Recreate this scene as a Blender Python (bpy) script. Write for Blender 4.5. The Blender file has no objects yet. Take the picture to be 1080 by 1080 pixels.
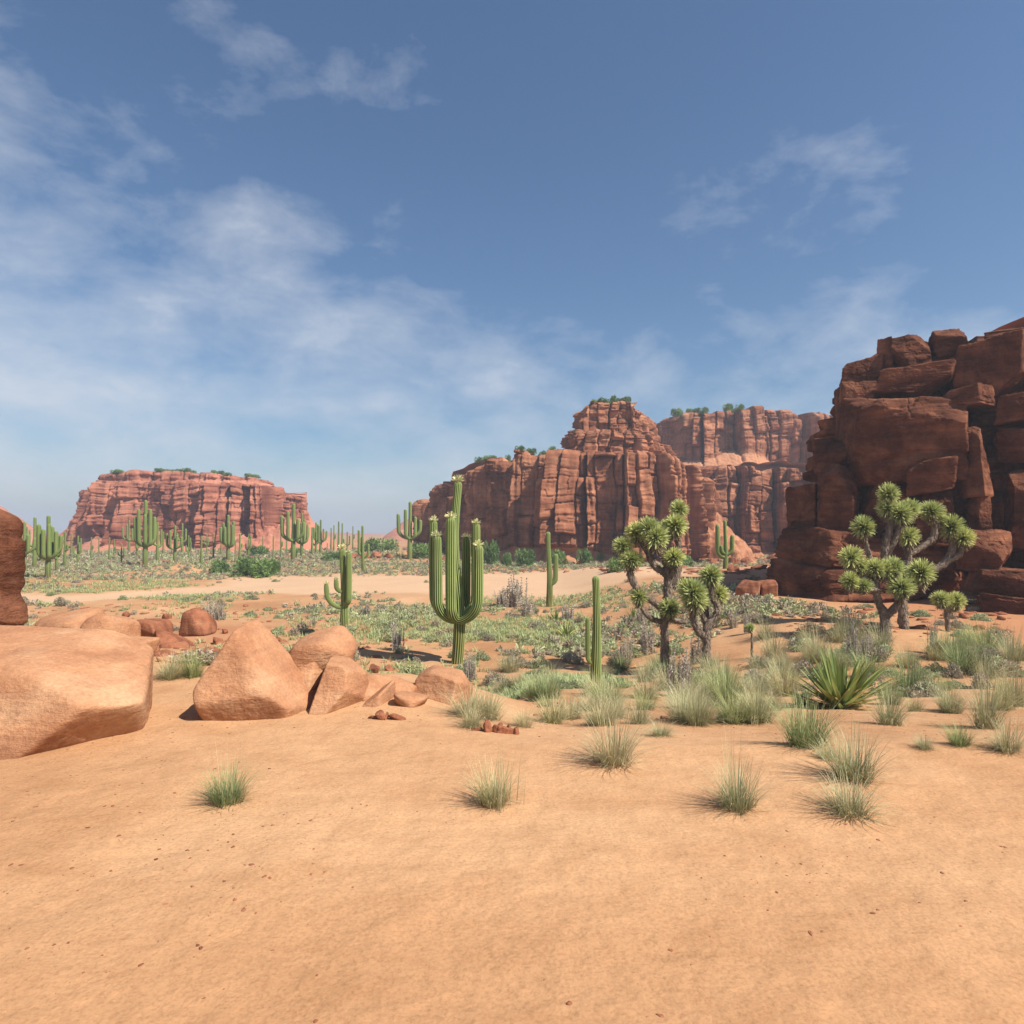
import bpy, math, random
import numpy as np
from mathutils import Vector

# ------------------------------------------------------------------ camera, sky, sun, exposure
scene = bpy.context.scene
C = scene.collection
CAMZ, F, HZ = 4.7, 700.0, 560.0           # eye height above the valley floor, focal length in photo pixels, horizon row
cd = bpy.data.cameras.new('camera'); cam = bpy.data.objects.new('camera', cd); C.objects.link(cam)
cam.location = (0, 0, CAMZ); cam.rotation_euler = (math.radians(90), 0, 0)
cd.sensor_width = 36; cd.lens = 36 * F / 1080; cd.shift_y = (HZ - 540) / 1080
cd.clip_start = 0.05; cd.clip_end = 9000
scene.camera = cam

SUN_EL = math.radians(50)
sun_dir = Vector((0.84, -0.54, 0)).normalized() * math.cos(SUN_EL) + Vector((0, 0, math.sin(SUN_EL)))   # towards the sun
sl = bpy.data.lights.new('sun', 'SUN'); sl.energy = 5.0; sl.angle = math.radians(0.5); sl.color = (1.0, 0.93, 0.82)
so = bpy.data.objects.new('sun', sl); C.objects.link(so)
so.rotation_euler = sun_dir.to_track_quat('Z', 'Y').to_euler(); so.location = (20, -20, 60)

world = bpy.data.worlds.new('World'); scene.world = world; world.use_nodes = True
wn, wl = world.node_tree.nodes, world.node_tree.links
wn.clear()
wo = wn.new('ShaderNodeOutputWorld'); bg = wn.new('ShaderNodeBackground'); wl.new(bg.outputs[0], wo.inputs[0])
sky = wn.new('ShaderNodeTexSky'); sky.sky_type = 'NISHITA'; sky.sun_disc = False
sky.sun_elevation = SUN_EL; sky.sun_rotation = math.atan2(sun_dir.x, sun_dir.y)
sky.altitude = 300; sky.air_density = 1.2; sky.dust_density = 0.6; sky.ozone_density = 4.5
bg.inputs['Strength'].default_value = 0.062
def wmath(op, a, b=None, c=None, clamp=False):
    n = wn.new('ShaderNodeMath'); n.operation = op; n.use_clamp = clamp
    for i, v in enumerate((a, b, c)):
        if v is None: continue
        if isinstance(v, (int, float)): n.inputs[i].default_value = v
        else: wl.new(v, n.inputs[i])
    return n.outputs[0]
tc = wn.new('ShaderNodeTexCoord'); sx = wn.new('ShaderNodeSeparateXYZ'); wl.new(tc.outputs['Generated'], sx.inputs[0])
zc = wmath('ADD', wmath('MAXIMUM', sx.outputs[2], 0.0), 0.28)
zc = wmath('ADD', zc, 0.35)
cb = wn.new('ShaderNodeCombineXYZ'); wl.new(wmath('MULTIPLY', sx.outputs[2], 1.6), cb.inputs[2])
wl.new(wmath('DIVIDE', sx.outputs[0], zc), cb.inputs[0]); wl.new(wmath('DIVIDE', sx.outputs[1], zc), cb.inputs[1])
mp = wn.new('ShaderNodeMapping'); mp.inputs['Location'].default_value = (3.3, 1.2, 0.0); mp.inputs['Scale'].default_value = (1.0, 1.0, 1.9)
wl.new(tc.outputs['Generated'], mp.inputs[0])
n1 = wn.new('ShaderNodeTexNoise'); n1.inputs['Scale'].default_value = 2.6; n1.inputs['Detail'].default_value = 9
n1.inputs['Roughness'].default_value = 0.56; n1.inputs['Distortion'].default_value = 0.15; wl.new(mp.outputs[0], n1.inputs['Vector'])
n2 = wn.new('ShaderNodeTexNoise'); n2.inputs['Scale'].default_value = 8.0; n2.inputs['Detail'].default_value = 10
n2.inputs['Roughness'].default_value = 0.62; n2.inputs['Distortion'].default_value = 0.3; wl.new(mp.outputs[0], n2.inputs['Vector'])
# more cloud to the left and lower down
bias = wmath('MULTIPLY_ADD', sx.outputs[0], -0.16, 0.0)
bias = wmath('ADD', bias, wmath('MULTIPLY_ADD', sx.outputs[2], -0.36, 0.14))
m = wmath('ADD', wmath('MULTIPLY', n1.outputs[0], 0.68), wmath('MULTIPLY', n2.outputs[0], 0.32))
m = wmath('ADD', m, bias)
rp = wn.new('ShaderNodeValToRGB'); wl.new(m, rp.inputs[0])
rp.color_ramp.elements[0].position = 0.48; rp.color_ramp.elements[0].color = (0, 0, 0, 1)
rp.color_ramp.elements[1].position = 0.72; rp.color_ramp.elements[1].color = (1, 1, 1, 1)
e = rp.color_ramp.elements.new(0.60); e.color = (0.42, 0.42, 0.42, 1)
mx = wn.new('ShaderNodeMix'); mx.data_type = 'RGBA'
wl.new(wmath('MULTIPLY', rp.outputs[0], 0.84), mx.inputs[0]); tint = wn.new('ShaderNodeMix'); tint.data_type = 'RGBA'; tint.blend_type = 'MULTIPLY'; tint.inputs[0].default_value = 1.0; wl.new(sky.outputs[0], tint.inputs[6]); tint.inputs[7].default_value = (0.84, 0.97, 1.06, 1); wl.new(tint.outputs[2], mx.inputs[6]); mx.inputs[7].default_value = (7.2, 7.6, 8.3, 1)
wl.new(mx.outputs[2], bg.inputs[0])

vs = scene.view_settings
scene.display_settings.display_device = 'sRGB'
vs.view_transform = 'Standard'; vs.look = 'None'; vs.gamma = 1; vs.use_curve_mapping = False; vs.exposure = 0.68
cy = scene.cycles
cy.use_denoising = True
cy.max_bounces = 5; cy.diffuse_bounces = 2; cy.glossy_bounces = 1; cy.transmission_bounces = 2; cy.volume_bounces = 0; cy.transparent_max_bounces = 4
cy.volume_step_rate = 10; cy.sample_clamp_indirect = 4

# ------------------------------------------------------------------ numeric helpers
rng = np.random.default_rng(7); random.seed(7)
def ss(a, b, x):
    t = np.clip((np.asarray(x, float) - a) / (b - a), 0, 1); return t * t * (3 - 2 * t)
def hsh(ix, iy=0, iz=0, seed=0):
    ix = np.asarray(ix).astype(np.int64).astype(np.uint32); iy = np.asarray(iy).astype(np.int64).astype(np.uint32); iz = np.asarray(iz).astype(np.int64).astype(np.uint32)
    with np.errstate(over='ignore'):
        h = ix * np.uint32(0x9E3779B1) ^ iy * np.uint32(0x85EBCA77) ^ iz * np.uint32(0xC2B2AE3D) ^ np.uint32((seed * 0x27D4EB2F + 0x165667B1) & 0xFFFFFFFF)
        h ^= h >> np.uint32(15); h = h * np.uint32(0x2C1B3C6D); h ^= h >> np.uint32(12); h = h * np.uint32(0x297A2D39); h ^= h >> np.uint32(15)
    return h.astype(np.float64) / 4294967295.0
def vn(x, y, z=0.0, seed=0):
    x, y, z = np.broadcast_arrays(np.asarray(x, float), np.asarray(y, float), np.asarray(z, float))
    xi, yi, zi = np.floor(x), np.floor(y), np.floor(z); fx, fy, fz = x - xi, y - yi, z - zi
    fx, fy, fz = fx*fx*(3-2*fx), fy*fy*(3-2*fy), fz*fz*(3-2*fz)
    def g(a, b, c): return hsh(xi + a, yi + b, zi + c, seed)
    if np.all(z == z.flat[0]) and np.all(fz == 0):
        return (g(0,0,0)*(1-fx)+g(1,0,0)*fx)*(1-fy)+(g(0,1,0)*(1-fx)+g(1,1,0)*fx)*fy
    a = (g(0,0,0)*(1-fx)+g(1,0,0)*fx)*(1-fy)+(g(0,1,0)*(1-fx)+g(1,1,0)*fx)*fy
    b = (g(0,0,1)*(1-fx)+g(1,0,1)*fx)*(1-fy)+(g(0,1,1)*(1-fx)+g(1,1,1)*fx)*fy
    return a*(1-fz)+b*fz
def fbm(x, y, z=0.0, o=4, seed=0, gain=0.5):
    s, a, t = 0, 1.0, 0
    for i in range(o):
        s = s + a * (vn(np.asarray(x) * 2**i + 17.3*i, np.asarray(y) * 2**i + 5.1*i, np.asarray(z) * 2**i, seed + i) - 0.5); t += a; a *= gain
    return s / t * 2     # about -1..1

# ------------------------------------------------------------------ ground shape
MOUNDS = []
def wash_mask(x, y):
    a = x / np.maximum(y, 1.0)
    yc = 43 + 20 * ss(-0.66, -0.28, a) + 3 * np.sin(a * 7)
    wd = 4.5 + 9.0 * ss(-0.6, -0.1, a)
    n = fbm(x * 0.12, y * 0.12, 0, 4, 91) * 6.5
    return (1 - ss(wd * 0.7, wd * 1.35, np.abs(y - yc + n))) * ss(20, 34, y)
def Hg(x, y):
    x = np.asarray(x, float); y = np.asarray(y, float)
    eL = 8.0 + 2.0 * ss(-3.3, -5.2, -(-x)) if False else 8.0 + 2.0 * (1 - ss(-5.2, -3.3, x))
    L = 3.0 * (1 - ss(eL - 0.6, eL + 8.0, y))
    t = np.clip((y - 5.3) / 16.5, 0, 1); Rr = 3.0 * (1 - t) ** 1.2
    w = ss(-1.2, 0.9, x + 0.25 * np.sin(y))
    h = L * (1 - w) + Rr * w
    h = h + 1.3 * ss(3, 11, x) * ss(12, 24, y) * (1 - ss(60, 90, y))
    far = ss(11, 24, y)
    wm = wash_mask(x, y)
    h = h + far * (1 - 0.75 * wm) * (0.34 * fbm(x * 0.13, y * 0.13, 0, 4, 3) + 0.07 * fbm(x * 0.7, y * 0.7, 0, 3, 5)) - 0.12 * wm
    h = h + ss(4.8, 9, y) * (1 - far) * ss(0.0, 3.0, x) * 0.09 * fbm(x * 0.5, y * 0.5, 0, 3, 11)
    h = h + (1 - far) * (0.035 * fbm(x * 0.9, y * 0.9, 0, 3, 21) + 0.010 * fbm(x * 5, y * 5, 0, 3, 22))
    for (mx_, my_, hh, rr) in MOUNDS:
        h = h + hh * np.exp(-(((x - mx_) ** 2 + ((y - my_) * 0.8) ** 2) / (rr * rr)))
    return h
_D = np.exp(np.linspace(math.log(2.0), math.log(700), 3000))
def gp(px, py):
    """where the sight line through a photo pixel meets the ground"""
    a = (px - 540) / F
    x = a * _D; r = HZ + F * (CAMZ - Hg(x, _D)) / _D
    i = int(np.argmax(r <= py)) if np.any(r <= py) else len(_D) - 1
    d = float(_D[i]); return a * d, d, float(Hg(np.array([a * d]), np.array([d]))[0])
def pw(px, py, d):
    return ((px - 540) / F * d, d, CAMZ + (HZ - py) / F * d)
_m = gp(190, 603); MOUNDS.append((_m[0], _m[1], 0.9, 4.0))
_m = gp(435, 588); MOUNDS.append((_m[0], _m[1], 1.3, 8.0))

# ------------------------------------------------------------------ mesh / object helpers
def raw_mesh(name, verts, faces, mats, smooth=True, attrs=None, midx=None):
    """faces: integer array (n,3) or (n,4), or list of such arrays"""
    if not isinstance(faces, list): faces = [faces]
    me = bpy.data.meshes.new(name)
    verts = np.asarray(verts, np.float32)
    me.vertices.add(len(verts)); me.vertices.foreach_set('co', verts.ravel())
    nl = sum(f.size for f in faces); npoly = sum(len(f) for f in faces)
    me.loops.add(nl); me.loops.foreach_set('vertex_index', np.concatenate([f.ravel() for f in faces]).astype(np.int32))
    me.polygons.add(npoly)
    st = np.concatenate([np.full(len(f), f.shape[1]) for f in faces]); ls = np.concatenate([[0], np.cumsum(st)[:-1]])
    me.polygons.foreach_set('loop_start', ls.astype(np.int32))
    me.polygons.foreach_set('use_smooth', np.full(npoly, smooth, bool))
    if midx is not None: me.polygons.foreach_set('material_index', np.asarray(midx, np.int32))
    for m_ in (mats if isinstance(mats, (list, tuple)) else [mats]): me.materials.append(m_)
    for k, v in (attrs or {}).items():
        at = me.attributes.new(k, 'FLOAT', 'POINT'); at.data.foreach_set('value', np.asarray(v, np.float32).ravel())
    me.update(calc_edges=True); me.validate()
    return me
def link(name, me, parent=None, loc=(0, 0, 0), rz=0.0, sc=1.0):
    o = bpy.data.objects.new(name, me); C.objects.link(o); o.location = loc; o.rotation_euler = (0, 0, rz)
    o.scale = (sc, sc, sc) if isinstance(sc, (int, float)) else sc
    if parent: o.parent = parent
    return o
def tag(o, label=None, cat=None, group=None, kind=None):
    if label: o['label'] = label
    if cat: o['category'] = cat
    if group: o['group'] = group
    if kind: o['kind'] = kind
    return o
def copy_tree(o, parent=None):
    c = o.copy(); C.objects.link(c)
    if parent: c.parent = parent
    for ch in list(o.children): copy_tree(ch, c)
    return c
class MB:
    def __init__(s): s.v, s.q, s.a, s.n = [], [], [], 0
    def add(s, v, q, a=None):
        v = np.asarray(v, float); s.v.append(v); s.q.append(np.asarray(q) + s.n); s.n += len(v)
        s.a.append(np.full(len(v), 0.5) if a is None else np.broadcast_to(np.asarray(a, float), (len(v),)))
    def mesh(s, name, mat, smooth=True):
        ks = {}
        for q in s.q: ks.setdefault(q.shape[1], []).append(q)
        return raw_mesh(name, np.concatenate(s.v), [np.concatenate(x) for x in ks.values()], mat, smooth, {'tint': np.concatenate(s.a)})

# ------------------------------------------------------------------ materials
class NT:
    def __init__(s, name, rough=0.9, spec=0.2):
        s.m = bpy.data.materials.new(name); s.m.use_nodes = True; s.n = s.m.node_tree.nodes; s.l = s.m.node_tree.links
        s.b = s.n['Principled BSDF']; s.b.inputs['Roughness'].default_value = rough; s.b.inputs['Specular IOR Level'].default_value = spec
    def pos(s, scale=(1, 1, 1), obj=False):
        if obj:
            g = s.n.new('ShaderNodeTexCoord').outputs['Object']
        else:
            g = s.n.new('ShaderNodeNewGeometry').outputs['Position']
        m = s.n.new('ShaderNodeMapping'); m.inputs['Scale'].default_value = scale; s.l.new(g, m.inputs[0]); return m.outputs[0]
    def noise(s, vec, scale, detail=4, rough=0.55, dist=0.0):
        n = s.n.new('ShaderNodeTexNoise'); n.inputs['Scale'].default_value = scale; n.inputs['Detail'].default_value = detail
        n.inputs['Roughness'].default_value = rough; n.inputs['Distortion'].default_value = dist; s.l.new(vec, n.inputs['Vector']); return n.outputs[0]
    def ramp(s, fac, stops, interp='LINEAR'):
        r = s.n.new('ShaderNodeValToRGB'); s.l.new(fac, r.inputs[0]); el = r.color_ramp.elements; r.color_ramp.interpolation = interp
        while len(el) > 1: el.remove(el[-1])
        for i, (p, c) in enumerate(stops):
            e_ = el[0] if i == 0 else el.new(p)
            e_.position = p; e_.color = (c[0], c[1], c[2], 1) if not isinstance(c, (int, float)) else (c, c, c, 1)
        return r.outputs[0]
    def mix(s, fac, a, b, mode='MIX'):
        m = s.n.new('ShaderNodeMix'); m.data_type = 'RGBA'; m.blend_type = mode
        for i, v in ((0, fac), (6, a), (7, b)):
            if isinstance(v, (int, float)): m.inputs[i].default_value = v
            elif isinstance(v, tuple): m.inputs[i].default_value = (v[0], v[1], v[2], 1)
            else: s.l.new(v, m.inputs[i])
        return m.outputs[2]
    def math(s, op, a, b=0.0, clamp=False):
        n = s.n.new('ShaderNodeMath'); n.operation = op; n.use_clamp = clamp
        for i, v in enumerate((a, b)):
            if isinstance(v, (int, float)): n.inputs[i].default_value = v
            else: s.l.new(v, n.inputs[i])
        return n.outputs[0]
    def attr(s, name):
        a = s.n.new('ShaderNodeAttribute'); a.attribute_name = name; return a.outputs['Fac']
    def objrand(s): return s.n.new('ShaderNodeObjectInfo').outputs['Random']
    def bump(s, h, strength=0.5, dist=0.05):
        b = s.n.new('ShaderNodeBump'); b.inputs['Strength'].default_value = strength; b.inputs['Distance'].default_value = dist
        s.l.new(h, b.inputs['Height']); s.l.new(b.outputs[0], s.b.inputs['Normal'])
    def color(s, c): s.l.new(c, s.b.inputs['Base Color']) if not isinstance(c, tuple) else setattr(s.b.inputs['Base Color'], 'default_value', (*c, 1))

def rock_mat(name, lo, mid, hi, unit, sand=None, obj=False, strata=0.5, bump=0.6, stk=0.6):
    """unit: size in metres of a coarse colour patch; fine layers and grain follow from it"""
    t = NT(name, 0.92, 0.12)
    big = t.noise(t.pos((1, 1, 1.3), obj), 1.0 / unit, 5, 0.6, 0.4)
    col = t.ramp(big, [(0.30, lo), (0.50, mid), (0.70, hi)])
    lay = t.noise(t.pos((0.12, 0.12, 1.6), obj), 3.2 / unit, 5, 0.65, 0.3)
    col = t.mix(strata, col, t.ramp(lay, [(0.32, (0.45, 0.42, 0.42)), (0.5, (0.85, 0.83, 0.8)), (0.66, (1.25, 1.2, 1.1))]), 'MULTIPLY')
    streak = t.noise(t.pos((1.4, 1.4, 0.14), obj), 2.4 / unit, 4, 0.6, 0.2)
    col = t.mix(stk, col, t.ramp(streak, [(0.38, (0.42, 0.36, 0.36)), (0.54, (1, 1, 1)), (0.68, (1.2, 1.16, 1.1))]), 'MULTIPLY')
    grain = t.noise(t.pos((1, 1, 1), obj), 26.0 / unit, 5, 0.7)
    col = t.mix(0.55, col, t.ramp(grain, [(0.3, (0.68, 0.66, 0.66)), (0.7, (1.3, 1.3, 1.28))]), 'MULTIPLY')
    if sand is not None:
        f = t.attr('talus'); f = t.math('ADD', f, t.math('MULTIPLY', t.math('SUBTRACT', t.noise(t.pos(), 5.0 / unit, 4), 0.5), 0.5))
        col = t.mix(t.ramp(f, [(0.42, 0.0), (0.62, 1.0)]), col, sand)
    t.color(col)
    hh = t.math('ADD', t.math('MULTIPLY', lay, 0.8), t.math('MULTIPLY', grain, 0.35))
    hh = t.math('ADD', hh, t.math('MULTIPLY', t.noise(t.pos((1, 1, 2.2), obj), 7.0 / unit, 6, 0.7), 0.6))
    t.bump(hh, bump, unit * 0.06)
    return t.m
M = {}
M['mesa'] = rock_mat('red_sandstone', (0.16, 0.058, 0.031), (0.31, 0.128, 0.070), (0.46, 0.225, 0.130), 4.0, (0.42, 0.20, 0.11), strata=0.6)
M['mesa_far'] = rock_mat('pink_sandstone', (0.22, 0.075, 0.048), (0.36, 0.14, 0.09), (0.46, 0.21, 0.14), 6.0, (0.42, 0.18, 0.115), strata=0.5)
M['cliff'] = rock_mat('shade_darkened_red_sandstone', (0.060, 0.021, 0.012), (0.135, 0.050, 0.027), (0.28, 0.115, 0.062), 1.5, (0.36, 0.15, 0.078), strata=0.5, bump=1.0, stk=0.22)  # red stone with its colours lowered to deepen the shade on the cliff
M['boulder'] = rock_mat('orange_boulder_stone', (0.33, 0.145, 0.075), (0.44, 0.225, 0.120), (0.52, 0.31, 0.18), 0.8, None, True, strata=0.30, bump=0.6, stk=0.18)
M['redstone'] = rock_mat('rust_red_stone', (0.20, 0.072, 0.038), (0.30, 0.120, 0.065), (0.39, 0.18, 0.10), 1.0, None, True, strata=0.3, bump=0.6)

def ground_mat():
    t = NT('desert_sand', 0.95, 0.08)
    p = t.pos()
    base = t.ramp(t.noise(p, 0.22, 6, 0.6, 0.5), [(0.30, (0.33, 0.170, 0.083)), (0.50, (0.41, 0.225, 0.115)), (0.70, (0.48, 0.285, 0.155))])
    base = t.mix(0.5, base, t.ramp(t.noise(t.pos((1, 1.8, 1)), 2.3, 6, 0.65, 0.6), [(0.30, (0.80, 0.74, 0.68)), (0.52, (1.0, 1.0, 1.0)), (0.72, (1.14, 1.13, 1.10))]), 'MULTIPLY')
    base = t.mix(0.55, base, t.ramp(t.noise(p, 55, 4, 0.7), [(0.32, (0.66, 0.61, 0.57)), (0.5, (1, 1, 1)), (0.70, (1.22, 1.2, 1.17))]), 'MULTIPLY')
    base = t.mix(t.math('MULTIPLY', t.attr('wash'), 0.7), base, (0.53, 0.365, 0.235))
    base = t.mix(t.math('MULTIPLY', t.attr('red'), 0.75), base, (0.36, 0.145, 0.070))
    t.color(base)
    h = t.math('ADD', t.math('MULTIPLY', t.noise(t.pos((1, 1.6, 1)), 3.0, 7, 0.6, 0.15), 1.0), t.math('MULTIPLY', t.noise(p, 42, 5, 0.75), 0.16))
    h = t.math('ADD', h, t.math('MULTIPLY', t.ramp(t.noise(p, 9, 3, .5), [(.42, 0), (.62, 1)]), 0.22))
    t.bump(h, 0.36, 0.05)
    return t.m
M['ground'] = ground_mat()

def leaf_mat(name, dark, light, rough=0.75, transl=0.25, dry=None):
    t = NT(name, rough, 0.25)
    col = t.ramp(t.attr('tint'), [(0.0, dark), (1.0, light)])
    r = t.objrand()
    col = t.mix(0.6, col, t.ramp(r, [(0.0, (0.72, 0.76, 0.72)), (0.5, (1, 1, 1)), (1.0, (1.22, 1.14, 0.98))]), 'MULTIPLY')
    if dry: col = t.mix(t.ramp(t.noise(t.pos(), 1.7, 3), [(0.5, 0.0), (0.66, 0.7)]), col, dry)
    t.color(col)
    tr = t.n.new('ShaderNodeBsdfTranslucent'); t.l.new(col, tr.inputs[0])
    mxs = t.n.new('ShaderNodeMixShader'); mxs.inputs[0].default_value = transl
    t.l.new(t.b.outputs[0], mxs.inputs[1]); t.l.new(tr.outputs[0], mxs.inputs[2]); t.l.new(mxs.outputs[0], t.n['Material Output'].inputs[0])
    return t.m
M['grass'] = leaf_mat('dry_bunch_grass', (0.20, 0.20, 0.09), (0.64, 0.61, 0.37), dry=(0.52, 0.42, 0.24))
M['greengrass'] = leaf_mat('green_bunch_grass', (0.12, 0.17, 0.06), (0.48, 0.52, 0.25))
M['sage'] = leaf_mat('grey_green_sage_leaves', (0.24, 0.27, 0.14), (0.52, 0.55, 0.33))
M['greysage'] = leaf_mat('grey_dry_shrub_twigs', (0.25, 0.21, 0.15), (0.50, 0.43, 0.32))
M['cover'] = leaf_mat('low_green_cover', (0.26, 0.32, 0.13), (0.50, 0.54, 0.28))
M['bush'] = leaf_mat('green_bush_leaves', (0.06, 0.12, 0.035), (0.24, 0.36, 0.12))
M['yucca'] = leaf_mat('joshua_spiky_leaves', (0.20, 0.25, 0.06), (0.80, 0.84, 0.36), transl=0.2)
M['agave'] = leaf_mat('agave_green_leaves', (0.13, 0.18, 0.05), (0.42, 0.47, 0.15), rough=0.45, transl=0.25)
M['agavedry'] = leaf_mat('dry_brown_leaves', (0.38, 0.25, 0.09), (0.68, 0.50, 0.22))
M['agavedry2'] = leaf_mat('dead_brown_leaves', (0.13, 0.09, 0.05), (0.34, 0.25, 0.15), transl=0.05)
M['stalk'] = leaf_mat('grey_dry_stalks', (0.30, 0.255, 0.20), (0.58, 0.51, 0.43), transl=0.0)
M['flower'] = leaf_mat('cream_cactus_flowers', (0.55, 0.55, 0.22), (0.85, 0.83, 0.58))
def cactus_mat():
    t = NT('cactus_skin', 0.7, 0.2)
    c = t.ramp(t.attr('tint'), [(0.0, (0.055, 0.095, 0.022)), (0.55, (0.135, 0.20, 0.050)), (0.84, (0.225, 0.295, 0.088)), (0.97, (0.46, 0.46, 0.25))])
    c = t.mix(0.55, c, t.ramp(t.noise(t.pos((1, 1, 0.5), True), 2.2, 5, 0.65), [(0.3, (0.72, 0.74, 0.62)), (0.6, (1.1, 1.1, 1.0))]), 'MULTIPLY')
    c = t.mix(0.7, c, t.ramp(t.attr('woody'), [(0.0, (1, 1, 1)), (1.0, (0.85, 0.62, 0.62))]), 'MULTIPLY')
    c = t.mix(t.ramp(t.noise(t.pos((1, 1, .7), True), 5.5, 5, .7), [(0.62, 0.0), (0.70, 0.7)]), c, (0.20, 0.155, 0.085))
    c = t.mix(0.4, c, t.ramp(t.objrand(), [(0, (.8, .82, .8)), (1, (1.15, 1.1, 1.0))]), 'MULTIPLY')
    t.color(c); t.bump(t.noise(t.pos((1, 1, 1), True), 40, 4), 0.3, 0.01)
    return t.m
M['cactus'] = cactus_mat()
def bark_mat():
    t = NT('shaggy_bark', 0.95, 0.1)
    n = t.noise(t.pos((1, 1, 0.45), True), 9, 6, 0.75, 0.6)
    t.color(t.ramp(n, [(0.28, (0.085, 0.06, 0.045)), (0.5, (0.23, 0.175, 0.135)), (0.72, (0.42, 0.34, 0.26))])); t.bump(n, 1.0, 0.08)
    return t.m
M['bark'] = bark_mat()

# ------------------------------------------------------------------ ground
def polar_ground():
    ang = np.concatenate([np.linspace(-180, -48, 60)[:-1], np.linspace(-48, 48, 620)[:-1], np.linspace(48, 180, 60)])
    ang = np.radians(ang)
    rad = np.concatenate([[0.05, 0.6], np.exp(np.linspace(math.log(1.2), math.log(230), 560)), np.exp(np.linspace(math.log(240), math.log(1500), 40))])
    A, R = np.meshgrid(ang, rad)
    X = np.sin(A) * R; Y = np.cos(A) * R
    Z = Hg(X, Y) * (1 - 0.0 * R)
    nr, na = X.shape
    idx = np.arange(nr * na).reshape(nr, na)
    q = np.stack([idx[:-1, :-1], idx[:-1, 1:], idx[1:, 1:], idx[1:, :-1]], -1).reshape(-1, 4)[:, ::-1]
    wash = wash_mask(X, Y)
    red = ss(0.15, 0.6, fbm(X * 0.09 + 4, Y * 0.09, 0, 3, 55)) * ss(14, 30, Y) * (1 - wash) * 0.6
    red = np.maximum(red, ss(13, 19, X) * ss(15, 24, Y) * (1 - ss(60, 80, Y)) * 0.85)     # red soil at the cliff's foot
    red = np.maximum(red, (1 - ss(2.0, 6.0, np.abs(X + 14))) * (1 - ss(4, 9, np.abs(Y - 27))) * 0.7)
    me = raw_mesh('ground', np.stack([X, Y, Z], -1).reshape(-1, 3), q, M['ground'], True, {'wash': wash.ravel(), 'red': red.ravel()})
    return link('ground', me)
tag(polar_ground(), kind='structure')

# ------------------------------------------------------------------ rock builders
def cube_sphere(n):
    v, f, off = [], [], 0
    t = np.tan(np.linspace(-1, 1, n + 1) * math.pi / 4)
    A, B = np.meshgrid(t, t)
    idx = np.arange((n + 1) ** 2).reshape(n + 1, n + 1)
    for (ax, sg) in ((0, 1), (0, -1), (1, 1), (1, -1), (2, 1), (2, -1)):
        c = np.zeros((n + 1, n + 1, 3)); c[..., ax] = sg
        c[..., (ax + 1) % 3] = A * sg; c[..., (ax + 2) % 3] = B
        v.append(c.reshape(-1, 3))
        f.append(np.stack([idx[:-1, :-1], idx[:-1, 1:], idx[1:, 1:], idx[1:, :-1]], -1).reshape(-1, 4) + off); off += (n + 1) ** 2
    v = np.concatenate(v); v /= np.linalg.norm(v, axis=1)[:, None]
    key = np.round(v * 1e5).astype(np.int64); _, first, inv = np.unique(key, axis=0, return_index=True, return_inverse=True)
    return v[first], inv.reshape(-1)[np.concatenate(f)]
_CS = {}
def cs(n):
    if n not in _CS: _CS[n] = cube_sphere(n)
    return _CS[n]
def rot(ax, ay, az):
    cx, sx_, cy_, sy, cz, sz = math.cos(ax), math.sin(ax), math.cos(ay), math.sin(ay), math.cos(az), math.sin(az)
    return np.array([[cz, -sz, 0], [sz, cz, 0], [0, 0, 1]]) @ np.array([[cy_, 0, sy], [0, 1, 0], [-sy, 0, cy_]]) @ np.array([[1, 0, 0], [0, cx, -sx_], [0, sx_, cx]])
def poly_rock(planes, n=40, p=14, rough=0.03, seed=0, strata=0.0, detail=1.0, chips=0.0):
    """rounded convex block from planes [(nx,ny,nz,dist)], roughened"""
    d, f = cs(n)
    P = np.array(planes, float); N = P[:, :3] / np.linalg.norm(P[:, :3], axis=1)[:, None]
    s = np.maximum(d @ N.T, 0) / P[:, 3]
    r = (np.sum(s ** p, axis=1)) ** (-1.0 / p)
    v = d * r[:, None]
    size = float(np.mean(r))
    q = v / size
    k = fbm(q[:, 0] * 1.3 + seed, q[:, 1] * 1.3, q[:, 2] * 1.3, 5, seed, 0.5) * rough * 2.2
    k = k + detail * rough * 0.5 * fbm(q[:, 0] * 7, q[:, 1] * 7, q[:, 2] * 7 + seed, 4, seed + 9, 0.6)
    if detail > 1: k = k - (detail - 1) * rough * ss(0.75, 1.0, 1 - np.abs(fbm(q[:, 0] * 2.2, q[:, 1] * 2.2, q[:, 2] * 3.4 + seed, 4, seed + 19, 0.55)) * 2.2) * 0.9
    if chips:      # shallow broken-off plates with crisp borders
        for fr, am in ((1.6, 1.0), (3.4, 0.55)):
            g_ = q * np.array([1, 1, 1.7]) * fr; g_ = g_ + 0.35 * np.stack([fbm(g_[:, 1], g_[:, 2], g_[:, 0], 2, seed + 70), fbm(g_[:, 2], g_[:, 0], g_[:, 1], 2, seed + 71), fbm(g_[:, 0], g_[:, 1], g_[:, 2], 2, seed + 72)], 1)
            c_ = np.floor(g_ + 0.5 * hsh(np.floor(g_[:, 2]), 1, 1, seed)[:, None]); k = k + chips * am * (hsh(c_[:, 0], c_[:, 1], c_[:, 2], seed + 73) - 0.5)
    if strata:
        zz = v[:, 2] + 0.25 * size * fbm(q[:, 0] * 0.8, q[:, 1] * 0.8, q[:, 2] * 0.8, 2, seed + 5)
        b = vn(zz * 2.6, seed * 1.7, 0, seed + 30) + 0.5 * vn(zz * 6.5, seed * 2.7, 0, seed + 31)
        k = k - strata * ss(0.55, 0.25, 1 - b) * 0 - strata * (1 - ss(0.25, 0.75, b)) 
    v = v + d * (k * size)[:, None]
    return v, f
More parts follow.
